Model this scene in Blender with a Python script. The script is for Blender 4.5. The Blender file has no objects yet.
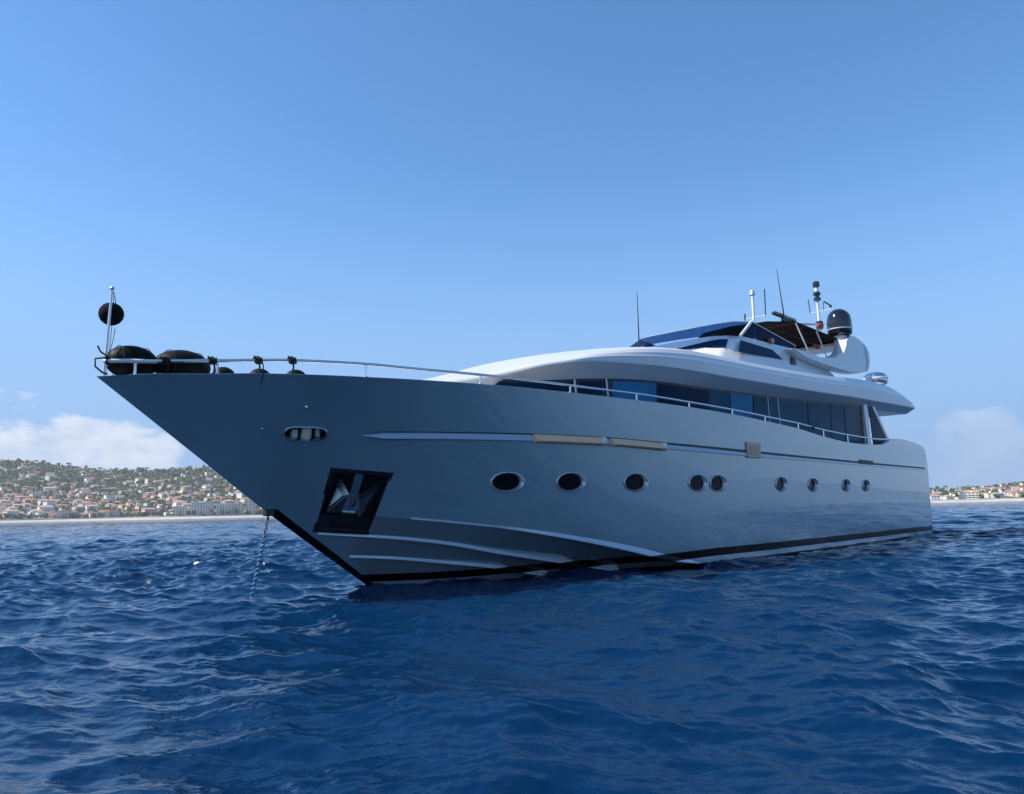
import bpy, bmesh, math, random
import numpy as np
from mathutils import Vector, Matrix, noise as mnoise

# ------------------------------------------------------------------ camera
C = bpy.context.scene
COL = C.collection
CAM_H = 1.3
ROLL = math.radians(1.23)
PITCH = math.atan(114.0 / 775.0)
fwd = Vector((0, math.cos(PITCH), math.sin(PITCH)))
r0 = Vector((1, 0, 0)); u0 = r0.cross(fwd)
rr = r0 * math.cos(ROLL) - u0 * math.sin(ROLL)
uu = r0 * math.sin(ROLL) + u0 * math.cos(ROLL)
cd = bpy.data.cameras.new("camera")
cd.sensor_fit = 'HORIZONTAL'; cd.sensor_width = 36.0
cd.lens = 775.0 / 1024.0 * 36.0
cd.clip_start = 0.1; cd.clip_end = 30000
cam = bpy.data.objects.new("camera", cd); COL.objects.link(cam)
M = Matrix((rr, uu, -fwd)).transposed().to_4x4(); M.translation = (0, 0, CAM_H)
cam.matrix_world = M
C.camera = cam

# ------------------------------------------------------------------ light
SUN_AZ = math.atan2(-1.0, -0.20)      # measured from +Y towards +X
SUN_EL = math.radians(47)
sd = Vector((math.sin(SUN_AZ) * math.cos(SUN_EL), math.cos(SUN_AZ) * math.cos(SUN_EL), math.sin(SUN_EL)))
sl = bpy.data.lights.new("sun", 'SUN'); sl.energy = 4.2; sl.angle = math.radians(0.53); sl.color = (1.0, 0.94, 0.86)
so = bpy.data.objects.new("sun", sl); COL.objects.link(so)
so.rotation_euler = (-sd).to_track_quat('-Z', 'Y').to_euler()
so.location = (0, 0, 60)

wd = bpy.data.worlds.new("World"); C.world = wd; wd.use_nodes = True
nt = wd.node_tree; nt.nodes.clear()
def wn(t, **k):
    n = nt.nodes.new(t)
    for a, v in k.items(): setattr(n, a, v)
    return n
def wl(a, b): nt.links.new(a, b)
def wmath(op, a, b=None, c=None, clamp=False):
    n = wn('ShaderNodeMath', operation=op); n.use_clamp = clamp
    for i, v in enumerate((a, b, c)):
        if v is None: continue
        if isinstance(v, (int, float)): n.inputs[i].default_value = v
        else: wl(v, n.inputs[i])
    return n.outputs[0]
def wsmooth(v, lo, hi):
    n = wn('ShaderNodeMapRange', interpolation_type='SMOOTHSTEP')
    wl(v, n.inputs[0]); n.inputs[1].default_value = lo; n.inputs[2].default_value = hi
    return n.outputs[0]
sky = wn('ShaderNodeTexSky'); sky.sky_type = 'NISHITA'; sky.sun_disc = False
sky.sun_elevation = SUN_EL; sky.sun_rotation = SUN_AZ
sky.air_density = 1.0; sky.dust_density = 0.0; sky.ozone_density = 3.5; sky.altitude = 0
hs_ = wn('ShaderNodeHueSaturation'); hs_.inputs['Saturation'].default_value = 1.2; wl(sky.outputs[0], hs_.inputs['Color']); skym = wn('ShaderNodeMix', data_type='RGBA', blend_type='MULTIPLY'); skym.inputs[0].default_value = 1; wl(hs_.outputs[0], skym.inputs[6]); skym.inputs[7].default_value = (0.92, 0.86, 0.84, 1)
bgn = wn('ShaderNodeBackground'); bgn.inputs[1].default_value = 0.15
CLOUD_AT = 3.4
tc = wn('ShaderNodeTexCoord'); sep = wn('ShaderNodeSeparateXYZ'); wl(tc.outputs['Generated'], sep.inputs[0])
X, Y, Z = sep.outputs
az = wmath('ARCTAN2', X, Y)
# pale blue sea haze low in the sky
hzm = wn('ShaderNodeMix', data_type='RGBA'); wl(wmath('MULTIPLY', wsmooth(Z, 0.42, 0.05), 0.95), hzm.inputs[0]); wl(skym.outputs[2], hzm.inputs[6]); hzm.inputs[7].default_value = (1.10, 1.94, 3.42, 1); skyc = hzm.outputs[2]
# cumulus bank low over the coast: noise in (azimuth, elevation)
cmb = wn('ShaderNodeCombineXYZ'); wl(wmath('ADD', az, CLOUD_AT), cmb.inputs[0]); wl(wmath('MULTIPLY', Z, 2.1), cmb.inputs[1])
n1 = wn('ShaderNodeTexNoise'); n1.inputs['Scale'].default_value = 9.0; n1.inputs['Detail'].default_value = 9.0; n1.inputs['Roughness'].default_value = 0.56; n1.inputs['Distortion'].default_value = 0.15
wl(cmb.outputs[0], n1.inputs['Vector'])
left = wsmooth(az, -0.28, -0.47)
right = wsmooth(az, 0.38, 0.54)
amt = wmath('MAXIMUM', left, wmath('MULTIPLY', right, 0.88))
amt = wmath('MAXIMUM', amt, 0.42)
top = wmath('ADD', wmath('MULTIPLY_ADD', left, 0.076, 0.075), wmath('MULTIPLY', right, 0.035))
el = wmath('DIVIDE', Z, top)                        # 0 at the sea, 1 at the cloud tops
prof = wsmooth(el, 1.35, 0.55)
dens = wmath('ADD', n1.outputs['Fac'], wmath('MULTIPLY_ADD', amt, 0.34, -0.30))
dens = wmath('ADD', dens, wmath('MULTIPLY_ADD', prof, 0.42, -0.42))
mask = wsmooth(dens, 0.40, 0.53)
mask = wmath('MULTIPLY', mask, wsmooth(Z, -0.01, 0.02))
mask = wmath('MULTIPLY', mask, wmath('SUBTRACT', wmath('MULTIPLY_ADD', amt, 0.55, 0.40), wmath('MULTIPLY', right, 0.60)))
# cloud colour: bright billows, greyer blue between them
n2 = wn('ShaderNodeTexNoise'); n2.inputs['Scale'].default_value = 17.0; n2.inputs['Detail'].default_value = 6.0
wl(cmb.outputs[0], n2.inputs['Vector'])
bil = wmath('ADD', wmath('MULTIPLY', n2.outputs['Fac'], 0.7), wmath('MULTIPLY', el, 0.42))
bil = wsmooth(bil, 0.33, 0.85)
cmix = wn('ShaderNodeMix', data_type='RGBA'); wl(bil, cmix.inputs[0])
cmix.inputs[6].default_value = (1.95, 2.5, 3.4, 1); cmix.inputs[7].default_value = (3.75, 3.9, 4.25, 1)
smix = wn('ShaderNodeMix', data_type='RGBA'); wl(mask, smix.inputs[0]); wl(skyc, smix.inputs[6]); wl(cmix.outputs[2], smix.inputs[7])
wl(smix.outputs[2], bgn.inputs[0])
wo = wn('ShaderNodeOutputWorld'); wl(bgn.outputs[0], wo.inputs[0])

C.view_settings.view_transform = 'Standard'; C.view_settings.look = 'None'
C.view_settings.exposure = 0.70; C.view_settings.gamma = 1.0; C.view_settings.use_curve_mapping = False
C.render.engine = 'CYCLES'
C.cycles.max_bounces = 8; C.cycles.volume_bounces = 0

# ------------------------------------------------------------------ helpers
RND = random.Random(11)
def material(name, base=(0.5, 0.5, 0.5), rough=0.5, metal=0.0, coat=0.0, spec=0.5, ior=1.5, coat_rough=0.03):
    m = bpy.data.materials.new(name); m.use_nodes = True
    p = m.node_tree.nodes['Principled BSDF']
    p.inputs['Base Color'].default_value = (*base, 1); p.inputs['Roughness'].default_value = rough
    p.inputs['Metallic'].default_value = metal; p.inputs['Coat Weight'].default_value = coat
    p.inputs['Coat Roughness'].default_value = coat_rough
    p.inputs['Specular IOR Level'].default_value = spec; p.inputs['IOR'].default_value = ior
    return m
def vary(m, scale=3.0, amount=0.18, rough_amount=0.08, bump=0.0, bump_scale=40.0):
    """break the base colour and gloss up with object-space noise (wear, weathering, fabric grain)"""
    t = m.node_tree; p = t.nodes['Principled BSDF']
    c = t.nodes.new('ShaderNodeTexCoord'); n = t.nodes.new('ShaderNodeTexNoise')
    n.inputs['Scale'].default_value = scale; n.inputs['Detail'].default_value = 6
    t.links.new(c.outputs['Object'], n.inputs['Vector'])
    b = p.inputs['Base Color'].default_value[:3]
    mx = t.nodes.new('ShaderNodeMix'); mx.data_type = 'RGBA'
    mx.inputs[6].default_value = (*[x * (1 - amount) for x in b], 1); mx.inputs[7].default_value = (*[min(1, x * (1 + amount)) for x in b], 1)
    t.links.new(n.outputs['Fac'], mx.inputs[0]); t.links.new(mx.outputs[2], p.inputs['Base Color'])
    r = t.nodes.new('ShaderNodeMapRange'); r0_ = p.inputs['Roughness'].default_value
    r.inputs[3].default_value = max(0, r0_ - rough_amount); r.inputs[4].default_value = r0_ + rough_amount
    t.links.new(n.outputs['Fac'], r.inputs[0]); t.links.new(r.outputs[0], p.inputs['Roughness'])
    if bump:
        n2 = t.nodes.new('ShaderNodeTexNoise'); n2.inputs['Scale'].default_value = bump_scale
        t.links.new(c.outputs['Object'], n2.inputs['Vector'])
        bp = t.nodes.new('ShaderNodeBump'); bp.inputs['Strength'].default_value = bump; bp.inputs['Distance'].default_value = 0.02
        t.links.new(n2.outputs['Fac'], bp.inputs['Height']); t.links.new(bp.outputs[0], p.inputs['Normal'])
    return m

class MB:
    """collects shapes into one mesh; boat shapes are given as (u aft, v to port, w up)"""
    def __init__(s): s.v = []; s.f = []; s.mi = []
    def add(s, vs, fs, mi=0):
        o = len(s.v); s.v += [tuple(map(float, p)) for p in vs]
        s.f += [tuple(i + o for i in f) for f in fs]; s.mi += [mi] * len(fs); return s
    def box(s, a, b, mi=0):
        (x0, y0, z0), (x1, y1, z1) = a, b
        return s.add([(x0, y0, z0), (x1, y0, z0), (x1, y1, z0), (x0, y1, z0), (x0, y0, z1), (x1, y0, z1), (x1, y1, z1), (x0, y1, z1)],
                     [(0, 3, 2, 1), (4, 5, 6, 7), (0, 1, 5, 4), (1, 2, 6, 5), (2, 3, 7, 6), (3, 0, 4, 7)], mi)
    def tube(s, pts, r, n=8, mi=0, close=False):
        pts = [Vector(p) for p in pts]; rs = r if isinstance(r, (list, tuple)) else [r] * len(pts)
        vs = []; prev = None
        for i, p in enumerate(pts):
            if close: d = pts[(i + 1) % len(pts)] - pts[i - 1]
            else: d = pts[min(i + 1, len(pts) - 1)] - pts[max(i - 1, 0)]
            d.normalize()
            a = Vector((0, 0, 1)) if prev is None else prev
            if prev is None and abs(d.z) > 0.9: a = Vector((1, 0, 0))
            x = a - d * a.dot(d); x.normalize(); y = d.cross(x); prev = x
            for k in range(n):
                t = 2 * math.pi * k / n; vs.append(p + (x * math.cos(t) + y * math.sin(t)) * rs[i])
        fs = []; m = len(pts)
        for i in range(m if close else m - 1):
            j = (i + 1) % m
            for k in range(n): fs.append((i * n + k, i * n + (k + 1) % n, j * n + (k + 1) % n, j * n + k))
        if not close:
            fs.append(tuple(range(n))[::-1]); fs.append(tuple((m - 1) * n + k for k in range(n)))
        return s.add(vs, fs, mi)
    def lathe(s, c, prof, n=24, mi=0, axis='z', sx=1.0, sy=1.0):
        vs = []
        for r, z in prof:
            for k in range(n):
                t = 2 * math.pi * k / n; a, b = r * math.cos(t) * sx, r * math.sin(t) * sy
                vs.append({'z': (c[0] + a, c[1] + b, c[2] + z), 'x': (c[0] + z, c[1] + a, c[2] + b), 'y': (c[0] + a, c[1] + z, c[2] + b)}[axis])
        fs = []; m = len(prof)
        for i in range(m - 1):
            for k in range(n): fs.append((i * n + k, i * n + (k + 1) % n, (i + 1) * n + (k + 1) % n, (i + 1) * n + k))
        fs.append(tuple(range(n))[::-1]); fs.append(tuple((m - 1) * n + k for k in range(n)))
        return s.add(vs, fs, mi)
    def grid(s, rows, mi=0, close_u=False, caps=False):
        n = len(rows[0]); vs = [p for r in rows for p in r]; fs = []
        for i in range(len(rows) - 1):
            for k in range(n if close_u else n - 1):
                fs.append((i * n + k, i * n + (k + 1) % n, (i + 1) * n + (k + 1) % n, (i + 1) * n + k))
        if caps: fs.append(tuple(range(n))); fs.append(tuple((len(rows) - 1) * n + k for k in range(n))[::-1])
        return s.add(vs, fs, mi)
    def prism(s, poly, off, mi=0):
        """poly: 3D outline, off: extrusion vector"""
        n = len(poly); o = Vector(off); vs = [Vector(p) for p in poly] + [Vector(p) + o for p in poly]
        fs = [tuple(range(n)), tuple(range(2 * n - 1, n - 1, -1))] + [(i, (i + 1) % n, n + (i + 1) % n, n + i) for i in range(n)]
        return s.add(vs, fs, mi)
    def mirror(s):
        o = len(s.v); s.v += [(x, -y, z) for x, y, z in s.v]
        s.f += [tuple(i + o for i in f)[::-1] for f in s.f]; s.mi += list(s.mi); return s
    def build(s, name, mats, parent=None, boat=False, smooth=40, bevel=0, weld=True):
        me = bpy.data.meshes.new(name)
        me.from_pydata([(x, -y, z) for x, y, z in s.v] if boat else s.v, [], s.f)
        mats = mats if isinstance(mats, (list, tuple)) else [mats]
        for m in mats: me.materials.append(m)
        me.polygons.foreach_set('material_index', s.mi)
        bm = bmesh.new(); bm.from_mesh(me)
        if weld: bmesh.ops.remove_doubles(bm, verts=bm.verts, dist=1e-4)
        bmesh.ops.recalc_face_normals(bm, faces=bm.faces); bm.to_mesh(me); bm.free()
        if smooth: me.shade_smooth(); me.set_sharp_from_angle(angle=math.radians(smooth))
        o = bpy.data.objects.new(name, me); COL.objects.link(o)
        if parent is not None: o.parent = parent
        if bevel:
            b = o.modifiers.new('bevel', 'BEVEL'); b.width = bevel; b.segments = 2; b.limit_method = 'ANGLE'; b.angle_limit = math.radians(40)
        return o
def tag(o, label=None, cat=None, group=None, kind=None):
    for k, v in (('label', label), ('category', cat), ('group', group), ('kind', kind)):
        if v: o[k] = v
    return o
def empty(name, loc=(0, 0, 0), rz=0.0):
    o = bpy.data.objects.new(name, None); COL.objects.link(o); o.location = loc; o.rotation_euler.z = rz
    o.empty_display_size = 0.3; return o

# ------------------------------------------------------------------ the sea: one sheet to the horizon, real waves
SEA = -0.07
BOAT_AT = Vector((-2.986, 15.387, 0.0)); AX = math.radians(47.56)
def build_sea():
    rs = np.concatenate([[0.0, 0.8, 1.5], np.geomspace(2.0, 3.0, 90)[:-1], np.geomspace(3.0, 48.0, 1250)[:-1], np.geomspace(48.0, 320.0, 430)[:-1], np.geomspace(320.0, 9000.0, 230)])
    fine = np.radians(np.linspace(-48, 48, 960)); coarse = np.radians(np.linspace(48, 312, 200))[1:-1]
    th = np.concatenate([fine, coarse]); nr, na = len(rs), len(th)
    dth = np.diff(np.concatenate([th, [th[0] + 2 * np.pi]])); dth = np.maximum(dth, np.roll(dth, 1))
    R2, T2 = np.meshgrid(rs, th, indexing='ij')
    x = (R2 * np.sin(T2)).ravel(); y = (R2 * np.cos(T2)).ravel()
    dr = np.gradient(rs)
    space = np.maximum(np.repeat(dr, na), (R2 * dth[None, :]).ravel()) + 1e-6
    # calmer water under the lee of the hull
    ca, sa = math.cos(AX), math.sin(AX); bx, by = x - BOAT_AT.x, y - BOAT_AT.y
    u = bx * ca + by * sa; v = bx * sa - by * ca
    def sst(t): t = np.clip(t, 0, 1); return t * t * (3 - 2 * t)
    lee = 1 - 0.36 * sst((u + 3) / 5) * sst((27 - u) / 8) * sst((v - 0.0) / 2) * sst((17 - v) / 9)
    g = np.random.default_rng(5); n = 210
    lam = np.exp(g.uniform(np.log(0.09), np.log(6.5), n)); lam.sort()
    k = 2 * np.pi / lam; ang = math.radians(205) + g.normal(0, 0.62, n); ph = g.uniform(0, 2 * np.pi, n)
    slope = 0.043 * np.where(lam > 1.1, (1.1 / lam) ** 0.6, 1.0) * np.where(lam < 0.22, (lam / 0.22) ** 0.35, 1.0)
    amp = slope / k
    z = np.zeros_like(x); ox = np.zeros_like(x); oy = np.zeros_like(x)
    gust = 0.78 + 0.30 * np.sin(0.21 * x + 0.13 * y + 1) * np.sin(0.11 * x - 0.17 * y) + 0.18 * np.sin(0.047 * x + 0.071 * y)
    for i in range(n):
        at = np.clip((lam[i] / space - 2.2) / 2.2, 0, 1)
        idx = np.nonzero(at > 0)[0]
        if len(idx) == 0: continue
        dx, dy = math.sin(ang[i]), math.cos(ang[i])
        p = k[i] * (dx * x[idx] + dy * y[idx]) + ph[i]
        a = amp[i] * at[idx] * lee[idx] * (gust[idx] if lam[i] < 2 else 1.0)
        z[idx] += a * np.cos(p); s = a * np.sin(p) * 1.12
        ox[idx] -= dx * s; oy[idx] -= dy * s
    x = x + ox; y = y + oy; z = z * 1.0 + SEA
    co = np.stack([x, y, z], 1).astype(np.float32)
    i = np.arange(nr - 1)[:, None]; j = np.arange(na)[None, :]; j2 = (j + 1) % na
    q = np.stack([i * na + j, i * na + j2, (i + 1) * na + j2, (i + 1) * na + j], -1).reshape(-1, 4)[:, ::-1]
    me = bpy.data.meshes.new('sea'); nf = len(q)
    me.vertices.add(len(co)); me.vertices.foreach_set('co', co.ravel())
    me.loops.add(nf * 4); me.loops.foreach_set('vertex_index', q.ravel().astype(np.int32))
    me.polygons.add(nf); me.polygons.foreach_set('loop_start', np.arange(0, nf * 4, 4, dtype=np.int32))
    me.update(calc_edges=True); me.polygons.foreach_set('use_smooth', np.ones(nf, bool))
    m = material('sea_water', (0.0003, 0.0175, 0.056), 0.03, ior=1.333)
    t = m.node_tree; p = t.nodes['Principled BSDF']; c = t.nodes.new('ShaderNodeTexCoord')
    def noise(scale, det, sx=1.0, sy=1.0):
        mp = t.nodes.new('ShaderNodeMapping'); mp.inputs['Scale'].default_value = (sx, sy, 1); mp.inputs['Rotation'].default_value = (0, 0, math.radians(25))
        t.links.new(c.outputs['Object'], mp.inputs[0])
        nn = t.nodes.new('ShaderNodeTexNoise'); nn.inputs['Scale'].default_value = scale; nn.inputs['Detail'].default_value = det
        t.links.new(mp.outputs[0], nn.inputs['Vector']); return nn.outputs['Fac']
    b0 = t.nodes.new('ShaderNodeBump'); b0.inputs['Distance'].default_value = 0.019; b0.inputs['Strength'].default_value = 0.8
    t.links.new(noise(8.0, 4, 0.55, 1.2), b0.inputs['Height'])
    b1 = t.nodes.new('ShaderNodeBump'); b1.inputs['Distance'].default_value = 0.085; b1.inputs['Strength'].default_value = 0.0
    t.links.new(noise(1.9, 5, 0.55, 1.25), b1.inputs['Height']); t.links.new(b0.outputs[0], b1.inputs['Normal'])
    b2 = t.nodes.new('ShaderNodeBump'); b2.inputs['Distance'].default_value = 1.1; b2.inputs['Strength'].default_value = 0.5
    t.links.new(noise(0.55, 4, 0.6, 1.3), b2.inputs['Height']); t.links.new(b1.outputs[0], b2.inputs['Normal'])
    # the broad bump only acts where the mesh can no longer carry the waves (far away from the boat)
    geo = t.nodes.new('ShaderNodeNewGeometry'); ln = t.nodes.new('ShaderNodeVectorMath'); ln.operation = 'LENGTH'
    t.links.new(geo.outputs['Position'], ln.inputs[0])
    mr = t.nodes.new('ShaderNodeMapRange'); mr.inputs[1].default_value = 40; mr.inputs[2].default_value = 260; mr.inputs[4].default_value = 1.0
    t.links.new(ln.outputs['Value'], mr.inputs[0]); t.links.new(mr.outputs[0], b2.inputs['Strength'])
    mr1 = t.nodes.new('ShaderNodeMapRange'); mr1.inputs[1].default_value = 8; mr1.inputs[2].default_value = 34; mr1.inputs[4].default_value = 0.9
    t.links.new(ln.outputs['Value'], mr1.inputs[0]); t.links.new(mr1.outputs[0], b1.inputs['Strength'])
    t.links.new(b2.outputs[0], p.inputs['Normal'])
    me.materials.append(m)
    o = bpy.data.objects.new('sea', me); COL.objects.link(o); o['kind'] = 'structure'
build_sea()

# ------------------------------------------------------------------ the coast
def lerp_tab(tab):
    xs = [a for a, b in tab]; ys = [b for a, b in tab]
    return lambda q: float(np.interp(q, xs, ys))
# hill crest (degrees of azimuth -> metres above the sea, at about 2.35 km)
crest = lerp_tab([(-60, 130), (-45, 150), (-33.4, 157), (-31.5, 154), (-29, 139), (-27, 132), (-25, 131), (-23.5, 134), (-22, 139), (-20, 140), (-14, 126), (-5, 92), (8, 62), (20, 40), (28, 31), (31, 34), (34, 46), (40, 56), (48, 40), (58, 20)])
def shore(a): return 1500 + 40 * math.sin(math.radians(a) * 9) + 30 * math.sin(math.radians(a) * 23 + 1)
RUN = 850.0
def ground_z(a, s):
    """land height at azimuth a (deg), s metres inland of the shore line; the land sinks into the sea past 56 degrees"""
    q = min(max((a - 44) / 14, 0), 1); q = q * q * (3 - 2 * q)
    return ground_z0(a, s) * (1 - q) - 3.0 * q
def ground_z0(a, s):
    if s < 22: return -1.0 + 0.19 * max(s, 0)
    if s < 36: return 3.18 + 0.10 * (s - 22)
    t = min((s - 36) / RUN, 1.0); t2 = t ** 1.12
    f = t2 * (1.0 - 0.10 * math.sin(math.pi * t))
    n = mnoise.noise(Vector((a * 0.35, s * 0.006, 3.0))) * 9 * math.sin(math.pi * min(t, 1)) + mnoise.noise(Vector((a * 1.4, s * 0.02, 7.0))) * 3 * min(1, t * 3)
    z = 4.6 + (crest(a) - 4.6) * f + n
    if s > 36 + RUN: z -= (s - 36 - RUN) * 0.16
    return z
def land(a, s):
    r = shore(a) + s; t = math.radians(a)
    return Vector((r * math.sin(t), r * math.cos(t), ground_z(a, s)))
def pixel(p):
    d = Vector(p) - Vector((0, 0, CAM_H)); z = d.dot(fwd)
    return 512 + 775 * d.dot(rr) / z, 397 - 775 * d.dot(uu) / z

def build_land():
    A = np.arange(-56, 58.01, 0.25); S = [-30, 0, 10, 22, 28, 36] + list(np.linspace(60, 36 + RUN, 46)) + [1000, 1200, 1600]
    mb = MB(); mb.grid([[land(a, s) if s >= 0 else Vector((land(a, 0).x * 0.98, land(a, 0).y * 0.98, -3)) for s in S] for a in A])
    m = material('hillside_soil', (0.105, 0.115, 0.065), 0.9)
    t = m.node_tree; p = t.nodes['Principled BSDF']; c = t.nodes.new('ShaderNodeTexCoord')
    n = t.nodes.new('ShaderNodeTexNoise'); n.inputs['Scale'].default_value = 0.03; n.inputs['Detail'].default_value = 8; t.links.new(c.outputs['Object'], n.inputs['Vector'])
    cr = t.nodes.new('ShaderNodeValToRGB'); e = cr.color_ramp.elements
    e[0].position = 0.36; e[0].color = (0.055, 0.070, 0.038, 1); e[1].position = 0.68; e[1].color = (0.20, 0.175, 0.115, 1)
    t.links.new(n.outputs['Fac'], cr.inputs[0]); t.links.new(cr.outputs[0], p.inputs['Base Color'])
    o = mb.build('hills', m, smooth=60); o['kind'] = 'structure'
    b = MB(); A2 = np.arange(-56, 58.01, 0.2)
    b.grid([[land(a, s) + Vector((0, 0, 0.35)) for s in (3, 9, 16, 22)] for a in A2])
    o = b.build('beach', vary(material('pale_sand', (0.46, 0.42, 0.36), 0.9), 0.06, 0.2)); o['kind'] = 'structure'
    w = MB()
    for i in range(len(A2) - 1):
        p0, p1 = land(A2[i], 24), land(A2[i + 1], 24); q0, q1 = land(A2[i], 34), land(A2[i + 1], 34)
        w.add([(p0.x, p0.y, p0.z - .9), (p1.x, p1.y, p1.z - .9), (p1.x, p1.y, p1.z + 1.5), (p0.x, p0.y, p0.z + 1.5), (q0.x, q0.y, q0.z + .6), (q1.x, q1.y, q1.z + .6)], [(0, 1, 2, 3), (3, 2, 5, 4)])
    o = w.build('promenade', vary(material('sea_wall_stone', (0.56, 0.53, 0.48), 0.85), 0.1, 0.25)); o['kind'] = 'structure'
build_land()

# ---- houses, every one an object of its own with wall and roof
WALLS = {'white': (0.80, 0.79, 0.75), 'cream': (0.76, 0.66, 0.50), 'peach': (0.72, 0.50, 0.36), 'ochre': (0.64, 0.44, 0.22), 'pink': (0.66, 0.42, 0.36), 'grey': (0.50, 0.50, 0.50)}
wall_m = {k: vary(material(k + '_render', c, 0.85), 0.4, 0.10) for k, c in WALLS.items()}
ROOFS = {'terracotta': (0.42, 0.17, 0.09), 'pale tiled': (0.50, 0.33, 0.24), 'dark tiled': (0.22, 0.11, 0.07), 'flat': (0.62, 0.60, 0.56)}
roof_m = {k: vary(material(k.replace(' ', '_') + '_roof', c, 0.85), 0.5, 0.2) for k, c in ROOFS.items()}
pane_m = material('dark_window_glass', (0.05, 0.06, 0.075), 0.15)
trim_m = material('balcony_white', (0.75, 0.74, 0.72), 0.7)

def house_meshes(w, d, h, kind, roofk, wallk):
    wall = MB(); wall.box((-w / 2, -d / 2, -4), (w / 2, d / 2, h))
    if kind == 'ell': wall.box((w * 0.1, -d / 2 - d * 0.45, -4), (w * 0.42, -d / 2 + 0.1, h * 0.8))
    win = []; nx = max(2, int(w / 4.2))
    for lv in range(max(1, int(h / 3))):
        for i in range(nx): win.append((-w / 2 + w * (i + 0.5) / nx, -d / 2, 0.9 + lv * 3.0))
    roof = MB(); e = 0.6; x, y = w / 2 + e, d / 2 + e; rh = d * 0.22
    if roofk == 'flat':
        roof.box((-x + .3, -y + .3, h - 0.02), (x - .3, y - .3, h + 0.5))
    elif kind == 'gable':
        roof.add([(-x, -y, h), (x, -y, h), (x, y, h), (-x, y, h), (-x, 0, h + rh), (x, 0, h + rh)], [(0, 1, 5, 4), (2, 3, 4, 5), (1, 2, 5), (3, 0, 4), (3, 2, 1, 0)])
    else:
        i = min(x * 0.6, y)
        roof.add([(-x, -y, h), (x, -y, h), (x, y, h), (-x, y, h), (-x + i, 0, h + rh), (x - i, 0, h + rh)], [(0, 1, 5, 4), (2, 3, 4, 5), (1, 2, 5), (3, 0, 4), (3, 2, 1, 0)])
    return wall, roof, win

protos = {}; house_window = []
def house(p, rz, wallk, roofk, kind, size, label, group):
    key = (wallk, roofk, kind, size)
    if key not in protos:
        w, d, h = {'small': (10, 8, 5.0), 'mid': (14, 10, 6.5), 'large': (21, 12, 9.5)}[size]
        r = empty('house', p, rz); wall, roof, win = house_meshes(w, d, h, kind, roofk, wallk)
        wall.build('wall', wall_m[wallk], r, smooth=0, weld=False)
        for q in win:
            if house_window: o = house_window[0].copy(); COL.objects.link(o); o.parent = r
            else: o = MB().box((-.6, -.06, 0), (.6, .05, 1.6)).build('window', pane_m, r, smooth=0); house_window.append(o)
            o.location = q
        roof.build('roof', roof_m[roofk], r, smooth=0, weld=False)
        protos[key] = r
    else:
        src = protos[key]; r = src.copy(); COL.objects.link(r); r.location = p; r.rotation_euler.z = rz
        for ch in src.children:
            c = ch.copy(); COL.objects.link(c); c.parent = r
            for g in ch.children:
                k = g.copy(); COL.objects.link(k); k.parent = c
    r.scale = (RND.uniform(.9, 1.15),) * 3
    return tag(r, label, 'house', group)

def stem_x(y): return 97 + (y - 375) * 1.239
def along_left(x):
    return ("at the photo's left edge" if x < 28 else 'near the left edge' if x < 62 else 'left of the hill saddle' if x < 98 else 'under the hill saddle' if x < 132 else
            'right of the hill saddle' if x < 166 else 'below the right-hand knoll' if x < 200 else "near the yacht's stem")
def band(q):
    return ('on the ridge line' if q > .86 else 'on the upper slope' if q > .66 else 'halfway up the hill' if q > .45 else 'on the lower slope' if q > .22 else 'behind the beach')
placed = []; used_labels = {}
BLOCKS = [  # pixel x centre, width px, storeys, wall, what it looks like
    (202, 20, 7, 'white', 'long pale seven-storey apartment block with balconies, widest block on the beach front'),
    (223, 13, 6, 'white', 'white six-storey apartment block with balconies standing right of the widest beach-front block'),
    (237, 11, 6, 'cream', 'cream six-storey apartment block second nearest to the anchor chain'),
    (250, 9, 8, 'cream', 'tall narrow cream apartment block just left of the anchor chain'),
    (180, 13, 5, 'cream', 'low cream five-storey block left of the widest beach-front block'),
    (113, 13, 3, 'peach', 'peach three-storey beach house block with a long roof below the hill saddle'),
    (64, 12, 4, 'cream', 'cream four-storey villa block on the beach front near the left edge'),
    (972, 12, 3, 'cream', 'cream beach-front block on the shore right of the yacht stern'),
]
def az_of(px, y=518):
    d = rr * ((px - 512) / 775) - uu * ((y - 397) / 775) + fwd
    return math.degrees(math.atan2(d.x, d.y))
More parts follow.
